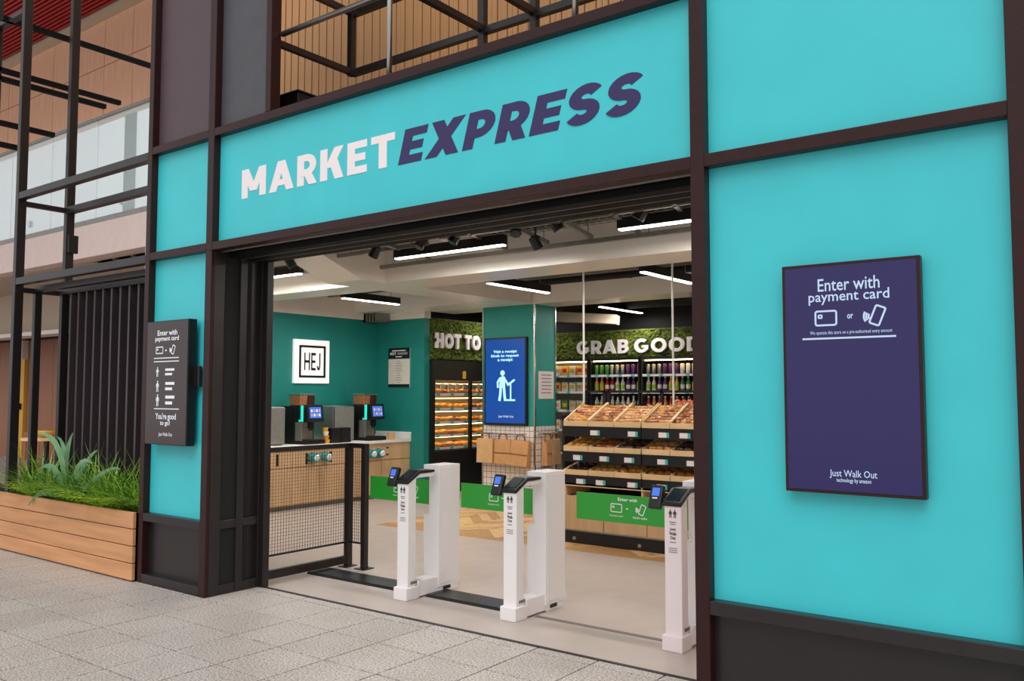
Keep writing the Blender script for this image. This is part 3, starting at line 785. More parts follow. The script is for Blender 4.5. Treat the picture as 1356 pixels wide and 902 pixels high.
# ================================================================== INSIDE: gates
def text_on_gate(g, x0, x1, Y):
    w_ = x1-x0; c = (x0+x1)/2; p = planeY(Y)
    q = person_icon(c-w_*.13, .795, .05) + person_icon(c+w_*.13, .795, .05)
    flat(q, p, 'print_dark', g)
    flat([[(c-w_*.2, .765), (c+w_*.2, .765), (c+w_*.2, .772), (c-w_*.2, .772)], [(c-w_*.15, .753), (c+w_*.15, .753), (c+w_*.15, .759), (c-w_*.15, .759)]], p, 'print_grey', g, 'text_line')
    fit_text('Just', c-w_*.18, c+w_*.18, .715, .735, p, 'print_dark', g, .03)
    fit_text('Walk', c-w_*.22, c+w_*.22, .690, .710, p, 'print_dark', g, .03)
    fit_text('Out', c-w_*.16, c+w_*.16, .665, .685, p, 'print_dark', g, .03)
    flat([[(c-w_*.18, .645), (c+w_*.18, .645), (c+w_*.18, .651), (c-w_*.18, .651)]] + [[(c-w_*.25, z), (c+w_*.25, z), (c+w_*.25, z+.005), (c-w_*.25, z+.005)] for z in (.61, .598, .586)], p, 'print_grey', g, 'text_line')
def gate(x1, dy, label, tint, flap_to):
    """x1: right side plane; front post, foot, rear cabinet with notch, reader top, card terminal, swing flap"""
    X0, X1 = x1-.125, x1
    g = thing('entry_gate', ((X0+X1)/2, 1.15+dy, 0), label, 'gate', 'white entry gates in the shop opening')
    m = tint
    y = lambda v: v+dy
    p = MB().prism([(y(.87), .05), (y(.955), .05), (y(.955), .90), (y(1.0), .905), (y(1.15), .905), (y(1.15), .935), (y(1.0), .935), (y(.87), .865)], 0, X0+.008, X1-.004)
    p.build('front_post', m, g, .004)
    bx('post_foot', m, g, X0-.004, X1+.006, y(.845), y(.985), 0, .095, .006)
    bx('base', 'gate_white', g, X0+.01, X1, y(.985), y(1.25), .01, .13, .006)
    # rear cabinet: L-shaped front with a notch on the left
    cx0, cx1, y0, y1 = X0-.03, X1+.01, y(1.20), y(1.45)
    nx = cx0+.062
    MB().prism([(cx0, .045), (cx1, .045), (cx1, .985), (cx0, .985), (cx0, .90), (nx, .90), (nx, .60), (cx0, .60)], 1, y0, y1).build('cabinet', 'gate_white', g, .004)
    bx('cabinet_foot', 'gate_white', g, cx0+.01, cx1-.006, y0+.02, y1-.01, 0, .045, .003)
    bx('cable_slot', 'black', g, cx1-.012, cx1+.001, y0+.06, y0+.14, .02, .042)
    bx('side_cover', 'gate_white', g, cx1, cx1+.004, y0+.02, y1-.02, .07, .965, .002)
    bx('hinge_strip', 'gate_front', g, cx0+.02, cx0+.045, y0+.04, y0+.075, .61, .895, .004)
    # reader top
    t = MB().prism([(y(.86), .862), (y(1.0), .937), (y(1.16), .937), (y(1.16), .957), (y(.995), .962), (y(.855), .888)], 0, X0-.002, X1+.002).build('reader_top', 'black', g, .006)
    s1 = Vector((0, .14, .0745)).normalized()
    a, b = Vector((X0+.018, y(.875), .9005)), Vector((X1-.018, y(.985), .9585))
    MB().add([(a.x, a.y, a.z), (b.x, a.y, a.z), (b.x, b.y, b.z), (a.x, b.y, b.z), (a.x, a.y, a.z+.002), (b.x, a.y, a.z+.002), (b.x, b.y, b.z+.002), (a.x, b.y, b.z+.002)],
             [(0,3,2,1),(4,5,6,7),(0,1,5,4),(1,2,6,5),(2,3,7,6),(3,0,4,7)]).build('reader_glass', 'screen_teal', t)
    # card terminal hung on the left
    tx0, tx1 = X0-.098, X0-.012
    tm = MB().prism([(y(.85), .845), (y(.885), .832), (y(.94), .972), (y(.905), .985)], 0, tx0, tx1).build('card_terminal', 'black', g, .010)
    def onface(u, v):   # v up the sloping face
        return (tx0+(tx1-tx0)*u, y(.85)+.055*v-.002, .845+.14*v+.001)
    MB().add([onface(.2, .52), onface(.8, .52), onface(.8, .86), onface(.2, .86)], [(0, 1, 2, 3)]).build('terminal_display', 'screen_cyan', tm)
    MB().add([onface(.28, .40), onface(.68, .40), onface(.68, .46), onface(.28, .46)], [(0, 1, 2, 3)]).build('terminal_label', 'print_white', tm)
    MB().cyl((tx1-.01, y(.91), .88), (X0+.01, y(.92), .89), .012).build('terminal_arm', 'black', g)
    # swing flap
    fy = y(1.275)
    fl_ = bx('flap', 'flap_green', g, flap_to, cx0+.03, fy, fy+.008, .662, .852, .003)
    L = cx0-flap_to; c = flap_to+.415; k = 1.; pp = planeY(fy)
    fit_text('Enter with', c-.075*k, c+.075*k, .812, .834, pp, 'print_white', fl_, .02)
    flat(card_icon(c-.088*k, .762, .085*k, .054, .006), pp, 'print_white', fl_)
    flat([[(c-.012, .758), (c+.004, .758), (c+.004, .766), (c-.012, .766)]], pp, 'print_white', fl_, 'text_line')
    flat(phone_icon(c+.10*k, .762, .068, .006), pp, 'print_white', fl_)
    fit_text('Payment card', c-.14*k, c-.037*k, .700, .715, pp, 'print_white', fl_, .01)
    fit_text('Mobile wallet', c+.04*k, c+.15*k, .700, .715, pp, 'print_white', fl_, .01)
    text_on_gate(g, X0+.008, X1-.004, y(.87))
    # small mark low on the right side of the post
    px = planeX(X1-.004)
    flat([[(y(.90+i*.018), .115), (y(.912+i*.018), .115), (y(.912+i*.018), .137), (y(.90+i*.018), .137)] for i in range(4)], px, 'print_dark', g, 'maker_mark')
gate(-3.045, .0, 'white entry gate nearest the black mesh barrier', 'gate_white', -3.885)
gate(-2.045, .02, 'white entry gate in the middle of the shop opening', 'gate_white', -2.892)
gate(-.835, .06, 'pinkish white entry gate at the right edge of the opening', 'gate_front', -1.85)
# floor channels between the gates
for x0, x1, lb in ((-4.42, -3.175, 'dark metal floor channel cover between mesh barrier and first gate'), (-3.035, -2.175, 'dark metal floor channel cover between first and second gate')):
    c = thing('floor_channel', ((x0+x1)/2, 1.18, 0), lb, 'floor cover')
    MB().prism([(1.05, .0), (1.07, .018), (1.29, .018), (1.31, .0)], 0, x0, x1).build('cover', 'grate_dark', c)
    bx('joint', 'black', c, x0+.05, x0+.06, 1.08, 1.28, .018, .0195)
tag(MB().box(-2.03, -.97, 1.07, 1.11, 0, .004).build('floor_seam', 'grout_grey'), 'thin dark seam strip across the floor between second and right gate', 'floor strip')
# --- black mesh barrier
fb = thing('mesh_barrier', (-4.38, 1.05, 0), 'black framed wire mesh barrier inside the left side of the opening', 'barrier')
bX = -4.385
for y0, y1, z0, z1 in ((.56, .60, 0, 1.10), (1.46, 1.52, 0, 1.10)): bx('post', 'frame_black', fb, bX-.025, bX+.025, y0, y1, z0, z1, .003)
bx('post', 'frame_black', fb, -4.205, -4.155, 1.47, 1.52, 0, 1.10, .003)
bx('top_rail', 'frame_black', fb, bX-.02, bX+.02, .60, 1.46, 1.06, 1.10, .003)
bx('bottom_rail', 'frame_black', fb, bX-.02, bX+.02, .60, 1.46, .03, .10, .003)
bx('top_rail', 'frame_black', fb, bX+.025, -4.205, 1.475, 1.515, 1.06, 1.10, .003)
bx('foot_plate', 'black', fb, -4.24, -4.12, 1.43, 1.56, 0, .008)
bx('foot_plate', 'black', fb, bX-.05, bX+.05, 1.42, 1.56, 0, .008)
m1 = MB()
n = 30
for i in range(1, n): yy = .60+.86*i/n; m1.box(bX-.001, bX+.001, yy-.0011, yy+.0011, .22, 1.06)
for i in range(0, 31): zz = .225+.83*i/30; m1.box(bX-.0026, bX-.001, .60, 1.46, zz-.0011, zz+.0011)
m1.box(bX-.006, bX+.006, .60, 1.46, .21, .225)
tag(m1.build('wire_mesh', 'black', fb), kind='stuff')
m1 = MB()
for i in range(1, 6): xx = bX+.025+.155*i/6; m1.box(xx-.0011, xx+.0011, 1.493, 1.497, .22, 1.06)
for i in range(0, 31): zz = .225+.83*i/30; m1.box(bX+.025, -4.205, 1.4972, 1.499, zz-.0011, zz+.0011)
m1.box(bX+.025, -4.205, 1.489, 1.501, .21, .225)
tag(m1.build('wire_mesh', 'black', fb), kind='stuff')

# ================================================================== coffee corner
CX = -7.75
kc = thing('coffee_counter', (-8.1, 4.2, 0), 'pale oak coffee counter with white worktop against the teal wall', 'counter')
bx('plinth', 'grout_grey', kc, WL+.02, CX-.05, 2.3, WBACK, 0, .06)  # plinth grey imitates the shadow along the counter foot
bx('carcass', 'oak', kc, WL+.02, CX-.02, 2.3, WBACK, .06, .81)
bx('worktop', 'white', kc, WL+.02, CX+.02, 2.28, WBACK, .81, .85, .004)
bx('upstand', 'white', kc, WL+.02, CX+.02, WBACK-.03, WBACK, .85, .955, .004)
bx('upstand', 'white', kc, WL+.02, WL+.04, 2.28, WBACK-.03, .85, .90)
edges = [2.3, 2.75, 3.55, 4.03, 4.48, 5.2, WBACK]
for a, b in zip(edges[:-1], edges[1:]):
    bx('upper_panel', 'oak', kc, CX-.02, CX, a+.004, b-.004, .565, .808, .002)
    bx('door', 'oak', kc, CX-.02, CX-.004, a+.004, b-.004, .07, .555, .002)
for u, v0, v1 in ((367, 602, 618), (406, 600, 615), (438, 598, 612), (513, 592, 594), (513, 601, 603)):
    a0, a1, z0, z1 = pbox(0, CX, u-1.6, v0, u+1.6, v1)
    bx('slot', 'black', kc, CX-.001, CX+.002, a0, a1, z0, z1)
def cup_disp(u, v, lb):
    p = on(0, CX, u, v)
    c = thing('cup_dispenser', (CX, p[1], p[2]), lb, 'cup dispenser', 'cup dispensers on the coffee counter front')
    MB().cyl((CX, p[1], p[2]), (CX+.03, p[1], p[2]), .075, .07, 14).build('collar', 'chrome', c)
    MB().cyl((CX+.03, p[1], p[2]), (CX+.12, p[1], p[2]), .055, .062, 14).build('cup', 'cup_teal', c)
    MB().cyl((CX+.12, p[1], p[2]), (CX+.14, p[1], p[2]-.005), .048, .036, 14).build('cup_rim', 'white', c)
cup_disp(412, 606, 'teal cup dispenser on the counter left of its neighbour, seen through the mesh')
cup_disp(428, 605, 'teal cup dispenser on the counter, second from left, seen through the mesh')
cup_disp(488, 601, 'teal cup dispenser just right of the mesh barrier post')
cup_disp(499, 600, 'teal cup dispenser furthest right on the counter front')
def coffee_machine(y0, lb):
    """front faces +x; y0 = near side"""
    z = .85; xf, xb = -7.86, -8.33; y1 = y0+.34
    c = thing('coffee_machine', ((xf+xb)/2, y0+.17, z), lb, 'coffee machine', 'coffee machines on the counter')
    bx('base', 'black', c, xb, xf+.08, y0, y1, z, z+.05, .006)
    bx('body', 'black', c, xb, xf-.16, y0, y1, z+.05, z+.52, .012)
    bx('head', 'black', c, xf-.16, xf, y0, y1, z+.30, z+.52, .012)
    bx('back_splash', 'steel', c, xf-.16, xf-.15, y0+.03, y1-.03, z+.05, z+.30)
    bx('drip_side', 'steel', c, xf-.15, xf-.02, y0+.0, y0+.015, z+.05, z+.30)
    bx('drip_tray', 'black_matt', c, xf-.15, xf+.09, y0+.02, y1-.02, z+.05, z+.062, .003)
    MB().box(xf-.05, xf-.01, y0+.13, y0+.21, z+.21, z+.30).cyl((xf-.03, y0+.15, z+.21), (xf-.03, y0+.15, z+.18), .012).cyl((xf-.03, y0+.19, z+.21), (xf-.03, y0+.19, z+.18), .012).build('spout', 'black', c)
    bx('light_trim', 'cyan_trim', c, xf-.035, xf+.002, y0-.004, y0+.012, z+.31, z+.53)
    bx('light_trim', 'cyan_trim', c, xf-.075, xf-.035, y0-.004, y0+.012, z+.31, z+.335)
    # touch screen on the front, leaning back
    s = MB().prism([(xf, z+.30), (xf+.045, z+.31), (xf+.015, z+.54), (xf-.02, z+.54)], 1, y0+.06, y1-.0).build('touch_panel', 'black', c, .006)
    def fc(u, v): return (xf+.0465-.03*v, y0+.06+(.28)*u, z+.31+.23*v)
    MB().add([fc(.14, .2), fc(.86, .2), fc(.86, .85), fc(.14, .85)], [(0, 1, 2, 3)]).build('touch_display', 'screen_cyan', s)
    for r in range(2):
        for k in range(4):
            u, v = .22+k*.16, .30+r*.26
            p = [fc(u, v), fc(u+.10, v), fc(u+.10, v+.16), fc(u, v+.16)]
            MB().add([(a+.0012, b, d) for a, b, d in p], [(0, 1, 2, 3)]).build('drink_button', 'print_white' if (r+k) % 2 else 'kraft', s)
    for (ya, yb, mm) in ((y0+.0, y0+.13, 'bean_tan'), (y0+.145, y0+.26, 'bean_dark')):
        h = MB().prism([(xb+.20, z+.53), (xf-.06, z+.53), (xf-.05, z+.67), (xb+.18, z+.67)], 1, ya, yb).build('hopper', mm, c, .008)
        bx('lid', 'chrome', h, xb+.175, xf-.045, ya-.004, yb+.004, z+.67, z+.69, .004)
        bx('collar', 'black', h, xb+.19, xf-.055, ya+.01, yb-.01, z+.515, z+.535)
def milk_fridge(y0, y1, lb, x0=-8.42, x1=-8.02):
    c = thing('milk_cooler', ((x0+x1)/2, (y0+y1)/2, .85), lb, 'cooler', 'milk coolers on the counter')
    bx('body', 'steel', c, x0, x1, y0, y1, .86, 1.365, .01)
    bx('door_edge', 'black', c, x1, x1+.012, y0+.005, y1-.005, .87, 1.355, .003)
    bx('door_skin', 'steel', c, x1+.012, x1+.024, y0+.008, y1-.008, .875, 1.35, .004)
    bx('feet', 'black', c, x0+.02, x1-.02, y0+.02, y1-.02, .85, .86)
coffee_machine(3.80, 'black coffee machine below the HEJ sign')
coffee_machine(4.98, 'black coffee machine nearer the room corner')
milk_fridge(3.16, 3.56, 'steel milk cooler at the left end beside the door jamb', -8.40, -7.94)
milk_fridge(4.42, 4.80, 'steel milk cooler between the two coffee machines', -8.40, -7.94)
cr = thing('cup_rack', (-7.86, 4.42, .85), 'black cup and lid rack in front of the middle milk cooler', 'rack')
for a in (4.26, 4.44): bx('bin', 'black', cr, -7.93, -7.78, a, a+.17, .85, 1.06, .005)
gp = thing('syrup_pump', (-7.80, 5.15, .85), 'round black and chrome grinder knob on the second coffee machine side', 'knob') if False else None
for i, (a, zc, mm) in enumerate(((4.215, .85, 'yellow'), (4.20, .905, 'orange'), (4.19, .96, 'white'), (4.18, 1.015, 'yellow'))):
    tag(MB().lathe((-7.83, a, zc), [(.03, 0), (.042, .05), (.044, .055)], 10).build('paper_cup', mm), ['small yellow cup at the bottom of the cup stack by the first coffee machine', 'small orange cup second from bottom in the cup stack', 'small white cup third from bottom in the cup stack', 'small yellow cup on top of the cup stack by the first coffee machine'][i], 'cup', 'stacked cups by the first coffee machine')
tag(MB().box(-7.86, -7.78, 5.40, 5.50, .85, .95).build('sachet_box', 'kraft', bevel=.004), 'small brown cardboard box beside the second coffee machine', 'box')
# HEJ lightbox
hj = thing('light_sign', (WL, 4.4, 1.69), 'square white illuminated HEJ sign on the teal wall', 'sign')
a0, a1, z0, z1 = 4.125, 4.775, 1.693, 2.331
bx('halo_plate', 'lightbox', hj, WL, WL+.05, a0, a1, z0, z1, .004)
for (p, q, r, s) in ((a0+.10, a1-.10, z1-.115, z1-.083), (a0+.10, a1-.10, z0+.083, z0+.115), (a0+.08, a0+.112, z0+.083, z1-.083), (a1-.112, a1-.08, z0+.083, z1-.083)):
    bx('inner_frame', 'black', hj, WL+.045, WL+.06, p, q, r, s)
sign_letters('HEJ', a0+.175, a1-.175, z0+.19, z1-.19, planeX(WL+.05), 'black', hj, t=.16, gap=.18, thick=.004)
# menu board on the back wall
mn = thing('menu_board', (-8.0, WBACK-.02, 1.65), 'narrow hot drinks menu board on the teal back wall', 'sign')
a0, a1, z0, z1 = -8.22, -7.765, 1.645, 2.255
bx('board', 'offwhite', mn, a0, a1, WBACK-.015, WBACK, z0, z1)
bx('header', 'black', mn, a0, a1, WBACK-.018, WBACK-.012, z1-.17, z1)
bx('footer', 'black', mn, a0, a1, WBACK-.018, WBACK-.012, z0, z0+.045)
pp = planeY(WBACK-.018)
fit_text('HOT', a0+.04, a0+.17, z1-.11, z1-.065, pp, 'print_white', mn, .03)
flat([[(a0+.20, z1-.105), (a1-.04, z1-.105), (a1-.04, z1-.07), (a0+.20, z1-.07)]], pp, 'print_grey', mn, 'text_line')
flat([[(a0+.08, z1-.05), (a1-.08, z1-.05), (a1-.08, z1-.035), (a0+.08, z1-.035)], [(a0+.16, z1-.145), (a1-.16, z1-.145), (a1-.16, z1-.13), (a0+.16, z1-.13)]], pp, 'print_white', mn, 'text_line')
pp = planeY(WBACK-.015)
flat([[((a0+a1)/2-wd, z1-.215-i*.036), ((a0+a1)/2+wd, z1-.215-i*.036), ((a0+a1)/2+wd, z1-.205-i*.036), ((a0+a1)/2-wd, z1-.205-i*.036)] for i, wd in enumerate((.03, .05, .08, .06, .07, .03, .04, .06, .07, .03))], pp, 'print_grey', mn, 'text_line')

# ================================================================== hot food wall (faces right)
FXP = -7.43
def moss_panel(name, quad, nu, nv, normal, label, thick=.05):
    """quad: function (s,t)->point; lumpy moss front with closed sides"""
    mb = MB(); N = Vector(normal); vs = []; idx = {}
    for j in range(nv+1):
        for i in range(nu+1):
            edge = i in (0, nu) or j in (0, nv)
            p = Vector(quad(i/nu, j/nv)) + N*(0 if edge else random.uniform(.3, 1)*thick); vs.append(p)
    fs_ = [(j*(nu+1)+i, j*(nu+1)+i+1, (j+1)*(nu+1)+i+1, (j+1)*(nu+1)+i) for j in range(nv) for i in range(nu)]
    mb.add(vs, fs_)
    return mb
hw = thing('moss_sign', (FXP, 6.7, 2.05), 'green moss sign reading HOT TO GO above the heated cabinet', 'sign')
my0, my1, mz0, mz1 = 5.93, 8.24, 2.065, 2.72
bx('backing', 'black_matt', hw, FXP-.10, FXP-.06, my0, my1, mz0, mz1)
tag(moss_panel('moss', lambda s, t: (FXP-.06, my0+(my1-my0)*s, mz0+(mz1-mz0)*t), 90, 26, (1, 0, 0), '').build('moss', 'moss', hw), kind='stuff')
yl = on(0, FXP+.02, 577, 450)[1]; yr = on(0, FXP+.02, 638, 450)[1]
la = on(0, FXP+.02, 585, 461)[2]; lb_ = on(0, FXP+.02, 585, 441)[2]
lw = (yr-yl)/.70
sign_letters('HOT TO GO', yl, yl+lw, la, lb_, planeX(FXP+.0), 'sign_white', hw, t=.26, gap=.10, thick=.035)
hf = thing('heated_cabinet', (-7.75, 6.9, 0), 'tall black heated display cabinet with glass doors under the moss sign', 'display cabinet')
cy0, cy1 = 5.93, 8.2
bx('side_post', 'black', hf, -8.1, FXP+.02, 5.92, 5.99, 0, 2.06)
bx('base', 'black', hf, -8.1, FXP, 5.99, cy1, 0, .655)
bx('header', 'black', hf, -8.1, FXP, 5.99, cy1, 1.745, 2.06)
bx('back_panel', 'fridge_inside', hf, -8.1, -8.05, 5.99, cy1, .655, 1.745)
doors = ((5.99, 6.83), (6.89, 7.70))
for a, b in doors:
    d = bx('glass_door', 'door_glass', hf, FXP-.012, FXP-.004, a, b, .66, 1.74)
bx('mullion', 'black', hf, FXP-.03, FXP+.01, 6.83, 6.89, .655, 1.745)
bx('mullion', 'black', hf, FXP-.03, FXP+.01, 7.70, 7.76, .655, 1.745)
bx('logo_badge', 'yellow', hf, FXP, FXP+.004, 6.66, 6.74, 1.78, 1.90, .003)
shz = (.68, .875, 1.08, 1.29, 1.52)
for i, z in enumerate(shz):
    s = bx('shelf', 'steel', hf, -8.04, FXP-.06, 5.99, 7.7, z, z+.015)
    bx('price_strip', 'price_tag', s, FXP-.062, FXP-.055, 5.99, 7.7, z-.01, z+.03)
    for k in range(5): bx('price_chip', 'price_teal', s, FXP-.056, FXP-.053, 6.1+k*.33, 6.18+k*.33, z-.008, z+.028)
    bx('led_strip', 'led_warm', hf, -7.60, -7.57, 6.0, 7.69, z+.175, z+.182)
def pastry_mesh(kind):
    mb = MB()
    if kind == 0: mb.blob((0, 0, .026), (.075, .045, .03), 8, 5, .12)
    elif kind == 1: mb.blob((0, 0, .03), (.055, .055, .034), 8, 5, .06)
    elif kind == 2: mb.blob((0, 0, .026), (.10, .035, .03), 8, 5, .08)
    else: mb.blob((0, 0, .03), (.05, .05, .032), 8, 5, .05)
    return mb
PAST = {}
ORD = ('first', 'second', 'third', 'fourth', 'fifth', 'sixth', 'seventh', 'eighth', 'ninth', 'tenth', 'eleventh', 'twelfth', 'thirteenth', 'fourteenth')
def pastry(kind, m, x, y, z, rz, label, group, tilt=0., name='pastry', sc_=1.):
    key = (kind, m)
    if key not in PAST:
        o = pastry_mesh(kind).build(name, m, smooth=True); PAST[key] = o.data
    else:
        o = bpy.data.objects.new(name, PAST[key]); COL.objects.link(o)
    o.location = (x, y, z); o.rotation_euler = (tilt, 0, rz); o.scale = (sc_,)*3
    return tag(o, label, 'pastry', group)
lv = ('bottom', 'second lowest', 'middle', 'second highest', 'top')
for i, z in enumerate(shz):
    for k in range(10):
        for r in range(2):
            yy = 6.08+k*.165+random.uniform(-.02, .02)
            pastry(random.choice((0, 1, 2)), random.choice(('bread_a', 'bread_b', 'bread_c', 'bread_c')), -7.62-r*.16, yy, z+.016, random.uniform(0, 3),
                   'golden pastry, %s from the left, %s row, %s shelf of the heated cabinet' % (ORD[k], 'front' if r == 0 else 'second', lv[i]), 'hot pastries %s shelf %s row' % (lv[i], 'front' if r == 0 else 'second'), sc_=1.45)
for k in range(9):
    bx('menu_card', 'price_tag', hf, FXP-.10, FXP-.09, 6.06+k*.18, 6.14+k*.18, 1.60, 1.70)

# ================================================================== column
KX0, KX1, KY0, KY1 = -6.39, -5.47, 5.90, 6.41
co = tag(MB().box(KX0, KX1, KY0, KY1, 1.085, ZB).build('wall_column', 'teal_column'), kind='structure')
bx('tile_cladding', 'column_tile', co, KX0-.004, KX1+.004, KY0-.004, KY1+.004, 0, 1.085)
for x, y in ((KX1, KY0), (KX1, KY1), (KX0, KY0)):
    bx('corner_guard', 'chrome', co, x-.012, x+.012, y-.012, y+.012, 0, ZB)
cs = thing('display_screen', (-6.06, 5.86, 1.1), 'blue portrait screen about receipts on the teal column', 'screen')
a0, a1, z0, z1 = pbox(1, 5.85, 641.5, 447, 697, 563)
bx('housing', 'black', cs, a0, a1, 5.85, 5.90, z0, z1, .004)
bx('display', 'screen_blue', cs, a0+.028, a1-.028, 5.848, 5.852, z0+.028, z1-.028)
pp = planeY(5.848)
ft('Visit a receipt', 1, 5.848, 653.5, 463.5, 684.5, 468.5, 'glyph_blue', cs, .03, pp)
ft('kiosk to request', 1, 5.848, 650.5, 469, 687, 474, 'glyph_blue', cs, .03, pp)
ft('a receipt', 1, 5.848, 659, 474.5, 679, 479.5, 'glyph_blue', cs, .03, pp)
b0, b1, c0, c1 = pbox(1, 5.848, 656, 490, 680, 531)
flat(person_icon(b0+.13, c0, c1-c0, True), pp, 'glyph_blue', cs, 'icon_person')
flat(strip2d([(b1-.05, c0+.01), (b1-.05, c0+.24)], .025) + strip2d([(b1-.13, c0+.012), (b1+.03, c0+.012)], .025) + strip2d([(b1-.11, c0+.22), (b1+.02, c0+.30)], .03), pp, 'glyph_blue', cs, 'icon_kiosk')
ft('Just Walk Out', 1, 5.848, 660, 550, 680, 554, 'glyph', cs, .03, pp)
nt_ = thing('notice', (KX1, 6.15, 1.45), 'white paper notice on the right side of the teal column', 'notice')
bx('sheet', 'price_tag', nt_, KX1, KX1+.006, 5.99, 6.36, 1.47, 1.86)
flat([[(6.05, z), (6.30, z), (6.30, z+.014), (6.05, z+.014)] for z in (1.80, 1.75, 1.70, 1.65, 1.60, 1.55)], planeX(KX1+.006), 'print_grey', nt_, 'text_line')
# bag rails and paper bags
r1 = thing('bag_rail', (-5.92, 5.87, .96), 'chrome bag rail on the front of the tiled column', 'rail')
MB().cyl((-6.27, 5.80, .975), (-5.57, 5.80, .975), .012).build('bar', 'chrome', r1)
for x in (-6.2, -5.62): MB().cyl((x, 5.79, .975), (x, 5.90, .975), .016).build('bracket', 'chrome', r1)
r2 = thing('bag_rail', (-5.4, 6.15, .96), 'chrome bag rail on the right side of the tiled column', 'rail')
MB().cyl((KX1+.09, 5.95, .985), (KX1+.09, 6.36, .985), .012).build('bar', 'chrome', r2)
for y in (5.99, 6.32): MB().cyl((KX1, y, .985), (KX1+.10, y, .985), .016).build('bracket', 'chrome', r2)
def paper_bag(cx, cy, zt, wd, ht, dp, rz, m, lb, tilt=0.):
    b = thing('paper_bag', (cx, cy, zt), lb, 'paper bag', 'kraft bags hanging on the column')
    h = dp/2
    mb = MB()
    mb.hexa([(-wd/2, -h, -ht), (wd/2, -h, -ht), (wd/2, h, -ht), (-wd/2, h, -ht), (-wd/2, -h*.7, 0), (wd/2, -h*.7, 0), (wd/2, h*.7, 0), (-wd/2, h*.7, 0)])
    mb.build('body', m, b, .004, world=False)
    MB().box(-wd/2, wd/2, -h-.003, -h-.0005, -ht*.56, -ht*.52).build('fold', 'kraft_dark', b, world=False) if m != 'kraft' else None
    pts = [(x, -.02, z) for x, z in ((-.075, -.03), (-.07, .05), (-.03, .075), (.03, .075), (.07, .05), (.075, -.03))]
    MB().tube(pts, .011).build('handle', 'kraft_dark', b, world=False)
    b.rotation_euler = (0, tilt, rz)
ZT = .905
paper_bag(-6.25, 5.795, ZT, .285, .345, .10, 0, 'kraft', 'flat smooth kraft bag, left one of three on the column front')
paper_bag(-5.935, 5.80, ZT-.005, .285, .345, .10, 0, 'kraft_b', 'creased kraft bag in the middle of the column front rail')
paper_bag(-5.62, 5.79, ZT-.01, .295, .355, .11, 0, 'kraft_b', 'creased kraft bag at the right end of the column front rail', .07)
paper_bag(-6.47, 6.12, .93, .26, .36, .12, math.pi/2, 'kraft_b', 'narrow kraft bag hanging on the left side of the column')
paper_bag(KX1+.09, 6.06, ZT, .12, .36, .10, math.pi/2, 'kraft_b', 'narrow kraft bag nearest the corner on the right side of the column')
paper_bag(KX1+.09, 6.24, ZT, .22, .355, .10, math.pi/2, 'kraft', 'wider kraft bag further back on the right side of the column')

# ================================================================== bread display
bd = thing('bread_display', (-2.6, 4.0, 0), 'black tiered bread display with wooden trays and oak base', 'display')
BY = 3.70
mods = ((-3.53, -2.615), (-2.605, -1.69))
bx('plinth', 'black', bd, -3.53, -1.68, BY+.01, 4.5, 0, .13)
bx('kick_trim', 'galv', bd, -3.53, -1.68, BY, BY+.02, .13, .145)
for x in (-3.40, -2.64, -1.9): MB().cyl((x, BY+.01, .055), (x, BY-.006, .055), .018).build('foot_bolt', 'steel', bd)
for a, b in ((-3.53, -3.05), (-3.045, -2.56), (-2.555, -2.1), (-2.095, -1.68)):
    bx('front_panel', 'oak', bd, a+.002, b-.002, BY, BY+.02, .145, .49, .002)
bx('shelf_board', 'oak_light', bd, -3.53, -1.68, BY, 4.5, .59, .62)
bx('inner_back', 'black_matt', bd, -3.53, -1.68, 4.2, 4.22, .145, .60)
for x in (-3.53, -2.62, -1.70): bx('divider', 'oak_light', bd, x, x+.02, BY+.01, 4.2, .49, .59)
bx('base_body', 'oak', bd, -3.53, -1.68, BY+.02, 4.2, .145, .47)
bx('end_panel', 'black', bd, -3.60, -3.565, 4.02, 4.5, 0, 1.38, .004)
bx('end_panel', 'black', bd, -1.67, -1.64, 4.02, 4.5, 0, 1.38, .004)
bx('back_panel', 'black_matt', bd, -3.57, -1.66, 4.44, 4.47, .62, 1.40)
for px_ in (-3.545,):
    bx('bracket', 'black', bd, -3.60, -3.54, 3.78, 4.1, 1.10, 1.17, .004)
    bx('bracket', 'black', bd, -3.60, -3.54, 3.78, 4.1, .63, .70, .004)
tiers = ((1.215, .40, .155, 'top'), (.955, .42, .10, 'middle'), (.712, .42, .10, 'bottom'))
tags = {'top': (2, 5, 8.2, 10.1), 'middle': (), 'bottom': ()}
